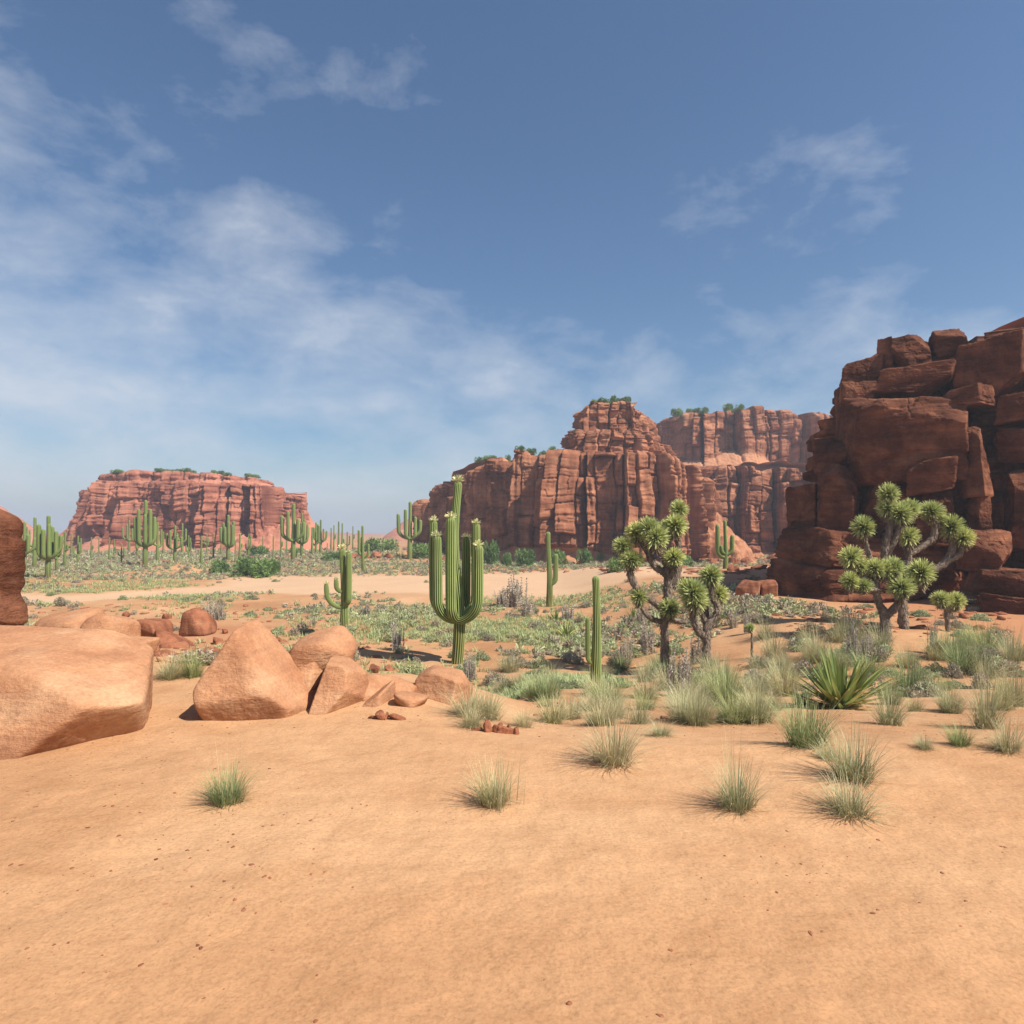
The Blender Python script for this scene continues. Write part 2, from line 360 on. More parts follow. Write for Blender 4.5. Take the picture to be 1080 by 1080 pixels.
def rand_planes(seed, n=11, sx_=1.0, sy=1.0, sz=1.0, jit=0.35):
    r = np.random.default_rng(seed); out = []
    for ax in range(3):
        for sg in (-1, 1):
            nn = np.zeros(3); nn[ax] = sg; nn = nn + r.normal(0, jit * 0.5, 3); nn /= np.linalg.norm(nn)
            out.append([*nn, abs(nn) @ np.array([sx_, sy, sz]) * r.uniform(0.80, 0.98)])
    for i in range(n - 6):
        nn = r.normal(0, 1, 3); nn /= np.linalg.norm(nn)
        out.append([*nn, math.sqrt((nn[0]*sx_)**2 + (nn[1]*sy)**2 + (nn[2]*sz)**2) * r.uniform(0.82, 1.02)])
    return out
def fit(v, cx, cz, w, h, dpt, d):
    """centre and scale block vertices to a width, height and thickness at a place"""
    mn, mx_ = v.min(0), v.max(0)
    v = (v - (mn + mx_) / 2) / (mx_ - mn) * np.array([w, dpt, h])
    return v
def block_px(name, x0, y0, x1, y1, d, thick, seed, mat, parent=None, planes=None, n=36, p=16, rough=0.03, rz=0.0, strata=0.0, jit=0.35, tilt=0.0, chips=0.0):
    """a block whose outline spans photo pixels (x0,y0)-(x1,y1) at depth d"""
    sc = d / F; w, h = (x1 - x0) * sc, (y1 - y0) * sc
    pl = planes or rand_planes(seed, 11, w / 2, thick / 2, h / 2, jit)
    v, f = poly_rock(pl, n, p, rough, seed, strata, 1.9 if chips > .02 else 1.0, chips)
    if tilt or rz:
        v = v @ rot(0, tilt, rz).T
    v = fit(v, 0, 0, w, h, thick, d)
    me = raw_mesh(name, v, f, mat, True, {'talus': np.zeros(len(v))})
    c = pw((x0 + x1) / 2, (y0 + y1) / 2, d)
    if parent:
        return link(name, me, parent, (c[0] - parent.location.x, c[1] - parent.location.y, c[2] - parent.location.z))
    return link(name, me, None, c)

# ------------------------------------------------------------------ cliffs
def cliff_mesh(name, ctrl, spine, base, mat, spacing=0.13, A1=1.4, W1=7.0, A2=0.8, W2=2.4, H2=3.2, strat=0.16, rimvar=0.8, talus=5.0, tv=0.25, batter=0.10, seed=1, fine=0.22, cap=(0.0, 0.0), coarse_after=None, LF=0.0):
    """ctrl: closed loop of (x, y, topz) anticlockwise seen from above with the outer side on the right of travel"""
    P = np.array([(c[0], c[1], c[2]) for c in ctrl], float); n = len(P)
    # smooth closed curve
    pts = []
    dens = []
    for i in range(n):
        p0, p1, p2, p3 = P[(i-1) % n], P[i], P[(i+1) % n], P[(i+2) % n]
        L = np.linalg.norm((p2 - p1)[:2]); sp = spacing if (coarse_after is None or i < coarse_after) else spacing * 10
        k = max(2, int(L / sp)); t = (np.arange(k) / k)[:, None]
        lin = p1 + (p2 - p1) * t
        cr = 0.5 * ((2*p1) + (-p0+p2)*t + (2*p0-5*p1+4*p2-p3)*t**2 + (-p0+3*p1-3*p2+p3)*t**3)
        pts.append(0.5 * lin + 0.5 * cr)
    Q = np.concatenate(pts); nu = len(Q)
    dx = np.roll(Q[:, :2], -1, 0) - Q[:, :2]; seg = np.linalg.norm(dx, axis=1); U = np.concatenate([[0], np.cumsum(seg)[:-1]])
    # smoothed normals
    T = np.roll(Q[:, :2], -6, 0) - np.roll(Q[:, :2], 6, 0)
    for _ in range(3): T = (np.roll(T, 8, 0) + T + np.roll(T, -8, 0)) / 3
    T /= np.linalg.norm(T, axis=1)[:, None]; Nn = np.stack([T[:, 1], -T[:, 0]], 1)
    top = Q[:, 2].copy()
    c1 = U / (W2 * 1.3) + 0.5 * vn(U / W2 * 0.7, seed, 0, seed + 2)
    top += rimvar * (hsh(np.floor(c1), 0, 0, seed + 3) - 0.5) * 2 * 0.55 + rimvar * 0.6 * fbm(U / 6.0, seed, 0, 4, seed + 4)
    Hm = float(np.mean(top - base)); nv = max(12, int(Hm / (spacing * 0.95)))
    V = np.linspace(0, 1, nv)[:, None]
    z = base + V * (top - base)[None, :]; u = np.broadcast_to(U[None, :], z.shape)
    X0 = np.broadcast_to(Q[:, 0][None, :], z.shape); Y0 = np.broadcast_to(Q[:, 1][None, :], z.shape)
    uw = u + 1.0 * W2 * 0.35 * fbm(u / W2 * 0.6, z / H2 * 0.5, 0, 3, seed + 7)
    zw = z + H2 * 0.20 * fbm(u / W2 * 0.5, z / H2 * 0.6, 0, 3, seed + 8)
    # big buttresses
    a = uw / W1 + 0.8 * vn(uw / W1 * 0.5, 3.3, 0, seed + 11); ca = np.floor(a); fa = a - ca
    r1 = hsh(ca, 1, 0, seed + 12); ed = np.minimum(fa, 1 - fa)
    asym = 0.35 * (fa - 0.5) * (hsh(ca, 9, 0, seed + 12) - 0.3)
    D = A1 * (r1 - 0.35 + asym * 2) * ss(0, 0.10, ed) - A1 * 0.8 * (1 - ss(0.0, 0.05, ed))
    D = D + A1 * 1.1 * (0.5 - fa) * (0.15 + hsh(ca, 7, 0, seed + 12)) * ss(0, 0.05, fa)
    D = D * (0.70 + 0.30 * ss(0, 0.75, 1.05 - V * (0.3 + hsh(ca, 2, 0, seed))))
    D = D + LF * fbm(u / 15.0, z / 30.0, 0, 2, seed + 6) * 2.0
    # columns broken into blocks
    b = uw / W2 + 0.7 * vn(uw / W2 * 0.6, 7.7, 0, seed + 13); cb_ = np.floor(b); fb = b - cb_
    hz_ = H2 * (0.5 + 1.3 * hsh(cb_, 5, 0, seed + 14)); rr = zw / hz_ + 3 * hsh(cb_, 6, 0, seed + 15)
    rr = rr + 0.35 * hsh(np.floor(rr), cb_, 0, seed + 16); cr_ = np.floor(rr); fr = rr - cr_
    eb = np.minimum(fb, 1 - fb) * W2; er = np.minimum(fr, 1 - fr) * hz_
    r2 = hsh(cb_, cr_, 0, seed + 17)
    D = D + A2 * (r2 - 0.5) * 1.3 + A2 * 0.5 * (hsh(cb_, 0, 3, seed + 18) - 0.5)
    tilt = (fb - 0.5) * (hsh(cb_, cr_, 4, seed + 19) - 0.5) * A2 * 1.2
    D = D + tilt * 1.3 - A2 * 0.55 * (1 - ss(0, 0.09 * W2, eb)) - A2 * 0.42 * (1 - ss(0, 0.045 * H2, er))
    # small blocks
    s2 = uw / (W2 * 0.36) + 0.5 * vn(uw / W2 * 2, zw, 0, seed + 21); r3 = zw / (H2 * 0.22) + hsh(np.floor(s2), 8, 0, seed + 22) * 2
    q2 = hsh(np.floor(s2), np.floor(r3), 0, seed + 23); D = D + A2 * 0.26 * (q2 - 0.5) * ss(0.35, 0.65, vn(u / 9, z / 5, 0, seed + 24) + 0.1)
    # bedding
    zb = zw + 0.25 * fbm(u / 5, z / 3, 0, 3, seed + 31)
    bed = vn(zb * 1.5, u * 0.02, 0, seed + 32) * 0.6 + vn(zb * 4.0, u * 0.05, 0, seed + 33) * 0.4
    D = D + strat * (ss(0.35, 0.62, bed) - 0.5) * 2 * (0.5 + vn(u / 7, z / 6, 0, seed + 34))
    D = D + fine * fbm(u / 1.3, z / 1.3, 0, 5, seed + 41, 0.6)
    # round the rim
    rim = ss(0.0, 0.9, (top[None, :] - z)); D = D - 0.7 * (1 - rim) ** 2
    tz = tv * (0.65 + 0.9 * vn(U / 9.0, 2.2, 0, seed + 51))[None, :]
    tf = 1 - ss(0.75, 1.2, V / np.maximum(tz, 1e-3)) if talus > 0 else np.zeros_like(z)
    rub = 0.45 * fbm(u / 1.4, z / 1.0, 0, 4, seed + 52, 0.6)
    D = D * (1 - 0.92 * tf) + rub * tf
    out = D - batter * (z - base)
    if talus > 0:
        k = np.clip(1 - V / (tz * 1.1), 0, 1); out = out + talus * (k ** 1.15) * (0.6 + 0.8 * vn(U / 12, 4.4, 0, seed + 53))[None, :]
    X = X0 + Nn[:, 0][None, :] * out; Y = Y0 + Nn[:, 1][None, :] * out
    rows = [np.stack([X, Y, z], -1)]; tal = [tf]
    # cap
    S = np.array(spine, float)
    if len(S) == 1: tgt = np.repeat(S, nu, 0)
    else:
        best = None
        for i in range(len(S) - 1):
            ab = S[i+1] - S[i]; t_ = np.clip(((Q[:, :2] - S[i]) @ ab) / (ab @ ab), 0, 1); pt = S[i] + t_[:, None] * ab; dd = np.linalg.norm(pt - Q[:, :2], axis=1)
            if best is None: best, tgt = dd, pt
            else: m_ = dd < best; tgt = np.where(m_[:, None], pt, tgt); best = np.minimum(dd, best)
    rimp = rows[0][-1]
    for k in (0.015, 0.04, 0.08, 0.14, 0.22, 0.32, 0.45, 0.6, 0.75, 0.9, 1.0):
        xy = rimp[:, :2] * (1 - k) + tgt * k
        zt = rimp[:, 2] * (1 - k) + (np.mean(top) * cap[1] + (1 - cap[1]) * rimp[:, 2]) * k + cap[0] * ss(0, 0.5, k) + 0.35 * fbm(xy[:, 0] / 2.5, xy[:, 1] / 2.5, 0, 4, seed + 61) * min(1, k * 8)
        rows.append(np.stack([xy[:, 0], xy[:, 1], zt], -1)[None]); tal.append(np.full((1, nu), min(1.0, 0.25 + 2.5 * k)))
    G = np.concatenate(rows, 0); TA = np.concatenate(tal, 0); nr = G.shape[0]
    idx = np.arange(nr * nu).reshape(nr, nu); nx = np.roll(idx, -1, 1)
    q = np.stack([idx[:-1], nx[:-1], nx[1:], idx[1:]], -1).reshape(-1, 4)
    return raw_mesh(name, G.reshape(-1, 3), q, mat, True, {'talus': TA.ravel()})
def ctl(lst):
    """(photo column, depth, photo row of the top) -> (x, y, top z)"""
    return [((px - 540) / F * d, d, CAMZ + (HZ - row) / F * d) for px, d, row in lst]
def rootobj(name, label, cat, loc=(0, 0, 0), group=None):
    o = bpy.data.objects.new(name, None); C.objects.link(o); o.location = loc; o.empty_display_size = 0.5
    return tag(o, label, cat, group)

# central mesa: long lower wall with a stepped butte on it
mesaA = rootobj('mesa', 'central red sandstone mesa with vertical buttresses and a stepped butte rising on its right end', 'mesa')
loopA = ctl([(468, 150, 530), (464, 134, 527), (470, 122, 512), (480, 112, 498), (510, 105, 484), (545, 101, 478), (600, 98, 476), (650, 96, 477), (688, 96, 478), (715, 99, 488), (738, 104, 500), (750, 112, 512), (752, 124, 516)]) + \
        ctl([(735, 140, 505), (690, 150, 498), (600, 158, 500), (520, 165, 520)])
rimA = link('lower_cliff', cliff_mesh('lower_cliff', loopA, [(-12, 132), (2, 125), (16, 122), (24, 120)], -1.0, M['mesa'], 0.11, LF=1.6, A1=4.6, W1=5.6, A2=1.5, W2=2.5, H2=4.6, strat=0.10, talus=4.0, tv=0.13, seed=5, coarse_after=13, rimvar=1.0, batter=0.08, fine=0.16), mesaA)
loopB = ctl([(612, 112, 440), (607, 106, 434), (615, 103.5, 424), (640, 103, 421), (662, 103, 421), (682, 104, 428), (692, 108, 440), (692, 116, 440), (655, 121, 428), (625, 119, 428)])
rimA2 = link('upper_butte', cliff_mesh('upper_butte', loopB, [(14, 112), (19, 112)], 15.2, M['mesa'], 0.09, cap=(-0.2, 1.0), A1=1.4, W1=3.4, A2=1.0, W2=1.7, H2=1.8, strat=0.15, talus=2.0, tv=0.3, batter=0.16, seed=23, coarse_after=8, rimvar=0.5), mesaA)
loopB2 = ctl([(600, 112, 455), (594, 105, 452), (606, 101, 452), (640, 100.3, 452), (672, 100.5, 454), (690, 103, 458), (702, 110, 468), (704, 118, 470), (655, 124, 460), (612, 120, 458)])
link('butte_shoulder', cliff_mesh('butte_shoulder', loopB2, [(13, 111), (20, 111)], 14.6, M['mesa'], 0.09, A1=1.2, W1=3.6, A2=1.15, W2=2.0, H2=1.7, strat=0.2, talus=1.6, tv=0.25, batter=0.12, seed=31, coarse_after=8, rimvar=0.6), mesaA)

# mesa behind on the right: lower wall and an upper wall
mesaB = rootobj('mesa', 'farther red mesa with two cliff tiers between the central butte and the dark right cliff', 'mesa')
loopC = ctl([(726, 150, 500), (722, 135, 497), (735, 126, 494), (765, 122, 492), (800, 122, 494), (840, 121, 496), (900, 118, 498), (980, 116, 500), (1000, 150, 500), (900, 165, 500), (780, 165, 500)])
link('lower_cliff', cliff_mesh('lower_cliff', loopC, [(42, 140), (75, 138)], -1.0, M['mesa'], 0.13, LF=1.8, A1=4.8, W1=6.0, A2=2.0, W2=2.9, H2=3.6, strat=0.12, talus=3.5, tv=0.14, seed=41, coarse_after=6, rimvar=1.6), mesaB)
loopD = ctl([(708, 190, 466), (700, 168, 447), (703, 156, 441), (722, 150, 434), (750, 148, 433), (790, 147, 429), (830, 147, 430), (862, 149, 436), (900, 150, 439), (970, 152, 442), (980, 190, 462), (850, 205, 470)])
rimB = link('upper_cliff', cliff_mesh('upper_cliff', loopD, [(42, 172), (78, 172)], 15.5, M['mesa'], 0.15, LF=1.5, A1=5.5, W1=8.0, A2=1.4, W2=2.8, H2=6.0, strat=0.14, talus=6.5, tv=0.30, seed=47, coarse_after=9, rimvar=0.7), mesaB)

# left mesa
mesaC = rootobj('mesa', 'pinkish flat topped mesa on the left horizon with shrubs along its top', 'mesa')
loopE = ctl([(84, 195, 519), (84, 172, 510), (98, 160, 506), (130, 155, 506), (180, 153, 506), (230, 153, 508), (270, 155, 510), (291, 158, 513), (296, 170, 514), (290, 200, 520), (180, 210, 522)])
link('main_cliff', cliff_mesh('main_cliff', loopE, [(-95, 180), (-68, 182)], -1.0, M['mesa_far'], 0.17, LF=1.8, A1=5.0, W1=7.5, A2=1.6, W2=2.9, H2=5.0, strat=0.16, talus=4.5, tv=0.15, seed=61, coarse_after=8, rimvar=0.5, batter=0.16), mesaC)
loopE2 = ctl([(108, 188, 502), (108, 172, 501), (118, 165, 497), (140, 163, 496), (180, 165, 497), (230, 166, 500), (262, 168, 503), (284, 172, 506), (284, 195, 512), (180, 200, 512)])
rimC = link('cap_rock', cliff_mesh('cap_rock', loopE2, [(-92, 181), (-70, 182)], 15.0, M['mesa_far'], 0.2, A1=1.0, W1=6, A2=0.7, W2=2.2, H2=1.5, strat=0.2, talus=2.5, tv=0.5, seed=67, coarse_after=8, rimvar=0.4), mesaC)
loopF = ctl([(285, 190, 522), (285, 165, 520), (300, 160, 521), (315, 161, 522), (323, 166, 524), (324, 190, 526)])
link('right_shoulder', cliff_mesh('right_shoulder', loopF, [(-55, 178)], -1.0, M['mesa_far'], 0.17, A1=1.2, W1=5, A2=1.0, W2=2.4, H2=3.5, strat=0.25, talus=9.0, tv=0.5, seed=71, coarse_after=5, rimvar=0.5), mesaC)

def talus_cone(px, d, row, rad, parent, mat, seed):
    n = 150; U_, V_ = np.meshgrid(np.linspace(-1, 1, n), np.linspace(-1, 1, n)); c_ = pw(px, row, d); hgt = c_[2] + 1
    r = np.sqrt(U_ ** 2 + V_ ** 2) * (1 + 0.25 * fbm(U_ * 2, V_ * 2, 0, 3, seed)); X = c_[0] + U_ * rad; Y = d + V_ * rad
    Z = hgt * np.clip(1 - r, -0.1, 1) ** 1.0 - 1 + 0.45 * fbm(X * .5, Y * .5, 0, 5, seed + 1, .6) + 0.35 * (ss(.45, .6, vn(X * .9, Y * .9, hgt * .0, seed + 3)) - .5) if False else hgt * (1 - np.minimum(r, 1.1)) - 1 + 1.3 * fbm(X * .16, Y * .16, 0, 3, seed + 21) + 0.9 * fbm(X * .5, Y * .5, 0, 5, seed + 1, .6)
    Z = Z + 0.7 * (ss(.5, .6, vn(Z * 1.1 + 1.5 * fbm(X * .3, Y * .3, 0, 2, seed + 5), X * .08, 0, seed + 6)) - .5)
    idx = np.arange(n * n).reshape(n, n); q = np.stack([idx[:-1, :-1], idx[:-1, 1:], idx[1:, 1:], idx[1:, :-1]], -1).reshape(-1, 4)
    link('talus_slope', raw_mesh('talus_slope', np.stack([X, Y, Z], -1).reshape(-1, 3), q, mat, True, {'talus': (0.52 + 0.25 * fbm(X * .4, Y * .4, 0, 4, seed + 8)).ravel()}), parent)
talus_cone(716, 113, 484, 13, mesaA, M['mesa'], 11)
talus_cone(262, 168, 532, 22, mesaC, M['mesa_far'], 12)
talus_cone(86, 176, 536, 9, mesaC, M['mesa_far'], 13)
# faint hills on the horizon
def hill(px0, px1, row, d, seed):
    n = 60; U_, V_ = np.meshgrid(np.linspace(-1, 1, n * 2), np.linspace(-1, 1, n)); cx = (px0 + px1) / 2; w = (px1 - px0) / 2 * d / F
    hgt = (HZ - row) / F * d + CAMZ
    r = np.sqrt(U_ ** 2 + V_ ** 2); Z = hgt * np.clip(1 - r, 0, 1) ** 0.85 * (1 + 0.18 * fbm(U_ * 3, V_ * 3, 0, 4, seed)) - 1.5
    X = (cx - 540) / F * d + U_ * w; Y = d + V_ * w * 1.1
    nr, na = X.shape; idx = np.arange(nr * na).reshape(nr, na)
    q = np.stack([idx[:-1, :-1], idx[:-1, 1:], idx[1:, 1:], idx[1:, :-1]], -1).reshape(-1, 4)
    tag(link('hill', raw_mesh('hill', np.stack([X, Y, Z], -1).reshape(-1, 3), q, M['mesa_far'], True, {'talus': np.ones(X.size) * 0.6})), kind='structure')
hill(398, 470, 543, 330, 3); hill(-60, 46, 528, 280, 4); hill(-400, 120, 556, 520, 5); hill(250, 420, 559, 700, 6)

# near cliff on the right: a backing wall with big blocks standing proud of it
cl = rootobj('cliff', 'towering dark red cliff of massive blocks in shade at the right edge', 'cliff', (18, 35, 1.0))
def child_mesh(name, me, parent):
    o = link(name, me, parent, (-parent.location.x, -parent.location.y, -parent.location.z)); return o
loopW = ctl([(862, 44, 470), (870, 39.5, 430), (888, 37.5, 388), (922, 36.6, 366), (950, 36.2, 354), (1000, 35.8, 353), (1040, 35.0, 349), (1080, 34, 345), (1140, 31.5, 338), (1220, 29, 330), (1330, 27, 330), (1400, 40, 360), (1200, 56, 380), (1000, 56, 390), (900, 52, 440)])
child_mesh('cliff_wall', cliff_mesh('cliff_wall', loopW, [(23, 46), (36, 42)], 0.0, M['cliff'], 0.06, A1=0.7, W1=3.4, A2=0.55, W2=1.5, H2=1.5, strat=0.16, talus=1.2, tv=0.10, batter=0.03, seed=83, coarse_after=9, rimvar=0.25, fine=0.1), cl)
BL = [  # x0, y0, x1, y1, depth, thickness, name, strata, power
    (934, 349, 984, 396, 35.2, 3.0, 0.02, 18), (978, 349, 1016, 380, 35.2, 3.0, 0.02, 16), (981, 374, 1010, 412, 35.0, 2.6, 0.02, 16),
    (1006, 353, 1096, 422, 33.2, 3.6, 0.03, 26), (1036, 343, 1120, 364, 33.4, 3.6, 0.05, 18),
    (880, 376, 936, 416, 36.6, 3.0, 0.06, 12), (920, 360, 944, 402, 36.0, 2.0, 0.02, 12),
    (880, 402, 930, 470, 36.2, 3.2, 0.02, 9), (920, 386, 1000, 420, 34.2, 3.0, 0.05, 9),
    (906, 412, 1046, 512, 32.8, 4.2, 0.035, 26), (894, 422, 918, 484, 33.8, 2.2, 0.02, 12),
    (990, 409, 1050, 432, 32.5, 3.4, 0.05, 14),
    (852, 462, 904, 503, 36.0, 3.2, 0.02, 7), (846, 494, 880, 512, 36.6, 2.6, 0.04, 12),
    (858, 488, 912, 566, 34.8, 3.4, 0.05, 12), (828, 510, 866, 574, 36.6, 3.0, 0.03, 8),
    (900, 480, 960, 600, 34.4, 3.2, 0.03, 14),
    (816, 555, 944, 645, 33.6, 5.0, 0.10, 10),
    (950, 484, 1010, 524, 32.0, 3.0, 0.04, 6), (960, 516, 1007, 580, 32.0, 2.6, 0.02, 22),
    (1010, 448, 1052, 526, 31.0, 2.2, 0.02, 10), (1018, 520, 1046, 575, 31.2, 1.8, 0.03, 10),
    (1056, 490, 1100, 580, 31.6, 2.6, 0.05, 22), (1040, 418, 1110, 452, 32.4, 3.2, 0.09, 22), (1048, 450, 1115, 492, 32.2, 3.0, 0.09, 22),
    (1012, 558, 1072, 604, 29.6, 2.6, 0.04, 12), (1020, 598, 1100, 634, 28.8, 3.0, 0.10, 20), (1034, 625, 1110, 662, 27.4, 2.8, 0.08, 20),
    (930, 562, 1016, 640, 32.4, 2.8, 0.06, 10),
]
for i, (x0, y0, x1, y1, d, th, st, p_) in enumerate(BL):
    if i == 9:
        pl = [(-0.54, -0.83, -0.12, 1.6), (0.85, -0.50, 0.0, 2.75), (0.06, -0.10, 1, 2.2), (-0.16, -0.70, 0.70, 2.15), (0.0, 0, -1, 2.6), (-1, 0.05, -0.05, 2.9), (0, 1, 0, 2.2), (-0.6, -0.3, -0.75, 2.9), (-0.4, -0.35, 0.85, 2.7)]
    elif i == 20:
        pl = [(-0.9, -0.3, 0.25, 1.0), (0.9, -0.25, 0.35, 1.0), (0.5, -0.85, 0.2, 0.95), (0, 0, 1, 2.0), (0, 0, -1, 2.0), (0, 1, 0, 1.2), (-0.3, -0.4, 0.8, 1.7)]
    elif i == 17:
        pl = [(-0.85, -0.45, 0.36, 2.3), (-0.2, -0.92, 0.42, 2.1), (0.8, -0.6, 0.2, 3.2), (0.15, 0, 1, 2.3), (0, 0, -1, 2.2), (0, 1, 0, 2.4), (1, 0, 0, 3.2)]
    else: pl = None
    if pl is None:
        w_, h_ = (x1 - x0) * d / F / 2, (y1 - y0) * d / F / 2; pl = rand_planes(100 + i, 10, w_, th / 2, h_, 0.22)
        Rm = rot(0, 0, math.radians(-30 - 10 * hsh(i, 3, 3)))
        pl = [[*(Rm @ np.array(q_[:3])), q_[3]] for q_ in pl]
        nn = np.array([-.15, -.62, .78])
        if i % 3 == 1: pl.append([*nn, math.sqrt((nn[0]*w_)**2 + (nn[1]*th/2)**2 + (nn[2]*h_)**2) * (0.84 + .12 * hsh(i, 4, 4))])
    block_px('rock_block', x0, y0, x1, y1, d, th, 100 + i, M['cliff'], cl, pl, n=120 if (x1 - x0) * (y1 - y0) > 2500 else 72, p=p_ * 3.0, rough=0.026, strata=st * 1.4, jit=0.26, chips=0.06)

# rock pillar at the left edge
pil = rootobj('rock_pillar', 'dark layered rock pillar cut by the left edge of the view', 'rock', (-8.6, 10.2, 3.0))
v, f = poly_rock([(1, -0.1, 0.02, 1.05), (-1, 0, 0, 1.4), (0, -1, 0.05, 1.1), (0, 1, 0, 1.1), (0.35, -0.1, 1, 1.25), (-0.3, 0, 1, 1.5), (0, 0, -1, 1.6), (0.8, -0.2, 0.8, 1.5)], 90, 14, 0.02, 5, strata=0.085)
v = fit(v, 0, 0, 2.3, 2.7, 1.9, 10)
c = pw(-12, 598, 10.2); o = link('layered_rock', raw_mesh('layered_rock', v, f, M['cliff'], True, {'talus': np.zeros(len(v))}), pil, (c[0] - 1.15 + 8.6, 0, c[2] - 3.0 - 0.2))  # darkened cliff colours stand in for shade on the pillar's visible face

# ------------------------------------------------------------------ foreground boulders
def boulder(x0, y0, x1, y1, d, thick, seed, label, planes=None, mat='boulder', n=56, p=15, rough=0.022, jit=0.5, rz=0.0, group=None, tilt=0.0, name='boulder', cat='boulder'):
    o = block_px(name, x0, y0, x1, y1, d, thick, seed, M[mat], None, planes, n, p, rough, rz, 0.0, jit, tilt, 0.004)
    return tag(o, label, cat, group)
def raw_boulder(c, planes, n, p, rough, seed, label):
    v, f = poly_rock(planes, n, p, rough, seed, 0.0, 1.0, 0.006)
    return tag(link('boulder', raw_mesh('boulder', v, f, M['boulder'], True), None, c), label, 'boulder')
raw_boulder((-4.25, 5.65, 3.20), [(0.03, -0.14, 1, 0.46), (0.38, -0.10, 0.92, 0.58), (-0.10, -0.90, 0.42, 0.50), (0.62, -0.47, -0.64, 0.80), (1, 0.45, -0.05, 1.02), (0, 0, -1, 0.60), (-1, 0, 0, 1.8), (0, 1, 0, 0.8), (-0.05, -0.55, 0.83, 0.50)], 120, 30, 0.018, 1, 'largest smooth orange boulder, cut by the left edge, with a dark undercut facet')
boulder(210, 657, 340, 762, 6.35, 1.0, 2, 'big triangular pale orange boulder with a pointed top in the left foreground', n=90, p=26,
        planes=[(-0.80, -0.1, 0.52, 0.60), (0.76, -0.12, 0.66, 0.50), (0.02, -0.95, 0.30, 0.50), (0, 0, -1, 0.62), (0, 1, 0.2, 0.6), (-0.9, -0.3, -0.3, 0.74), (0.1, -0.9, -0.35, 0.55), (0.9, -0.5, -0.3, 0.95), (0.35, -0.85, 0.5, 0.56), (0, 0, 1, 0.9)])
boulder(322, 697, 384, 759, 6.45, 0.65, 3, 'squarish orange boulder leaning against the triangular one, shaded under its right side', n=70, p=28,
        planes=[(-0.9, -0.2, 0.45, 0.45), (0.9, -0.3, 0.2, 0.52), (0.0, -0.9, 0.35, 0.42), (0.1, 0, 1, 0.5), (0, 0, -1, 0.5), (0.62, -0.55, -0.6, 0.42), (0, 1, 0, 0.45), (0.5, 0, 0.85, 0.52)])
boulder(303, 664, 372, 722, 7.0, 0.7, 4, 'rounded pale boulder behind the squarish one, grass blades in front', n=56, p=8)
boulder(296, 682, 345, 726, 6.8, 0.5, 15, 'small wedge shaped boulder in the gap beside the triangular boulder', n=40, p=12)
boulder(383, 710, 441, 753, 6.9, 0.6, 6, 'low tan boulder right of the squarish boulder', n=50, p=11)
boulder(378, 721, 414, 758, 6.6, 0.45, 7, 'small pale rock right beside the squarish boulder', n=40, p=11)
boulder(416, 729, 450, 756, 6.55, 0.35, 8, 'small rounded rock at the front of the boulder row', n=40, p=7)
boulder(438, 707, 497, 749, 7.1, 0.7, 9, 'flat topped pale boulder with a reddish right facet below the tallest saguaro', n=64, p=30,
        planes=[(-0.2, -0.93, 0.3, 0.42), (0.85, -0.45, -0.2, 0.70), (0.15, 0, 1, 0.40), (-0.35, 0, 0.95, 0.50), (-1, 0, 0, 0.72), (0, 0, -1, 0.42), (0, 1, 0, 0.45), (0.7, 0, 0.7, 0.66)])
boulder(30, 643, 106, 700, 9.4, 1.0, 10, 'rounded orange boulder behind the largest boulder, beside the dark rock pillar', n=50, p=8)
boulder(88, 646, 142, 692, 8.9, 0.9, 11, 'rounded red orange boulder touching the pile behind the largest boulder', n=50, p=8, mat='boulder')
boulder(122, 672, 158, 702, 8.3, 0.5, 12, 'pointed rock wedge low in the pile behind the largest boulder', n=40, p=14)
boulder(138, 652, 176, 683, 12.5, 0.8, 13, 'angular rock with a pointed tip behind the boulder pile', n=40, p=14, mat='redstone')
boulder(166, 663, 200, 692, 12.2, 0.8, 14, 'leaning reddish rock slab above the grass patch', n=40, p=14, mat='redstone')
boulder(192, 641, 226, 671, 21.0, 1.0, 16, 'lone dark red block on the slope above the triangular boulder', n=40, p=10, mat='redstone')
boulder(172, 690, 205, 714, 8.8, 0.4, 17, 'half buried flat rock in the grass patch left of the triangular boulder', n=36, p=10)
_g = np.random.default_rng(17)
for i, (px, py, w, h) in enumerate([(150, 690, 16, 10), (163, 684, 12, 8), (112, 655, 14, 8), (160, 660, 15, 9), (228, 676, 12, 7), (238, 665, 8, 5), (205, 690, 14, 8), (176, 650, 10, 6), (132, 648, 10, 6), (185, 676, 10, 6), (90, 644, 12, 7), (248, 680, 12, 7), (340, 690, 12, 7), (352, 700, 14, 8), (395, 706, 14, 8), (410, 704, 10, 6)]):
    x, y, z = gp(px, py + 3); s_ = y / F; v, f = poly_rock(rand_planes(60 + i, 12, 1, .8, .7, .6), 18, 12, .03, 60 + i); v = fit(v, 0, 0, w * s_, h * s_ * 1.4, w * s_ * .8, 1)
    tag(link('rock', raw_mesh('rock', v, f, M['redstone'], True), None, (x, y, z + h * s_ * .3), float(_g.uniform(0, 6))), ('larger' if w > 12 else 'smaller') + ' reddish rock ' + ('on the slope behind the left boulders' if px < 300 else 'just behind the boulder row'), 'rock', 'rocks behind the left boulders')
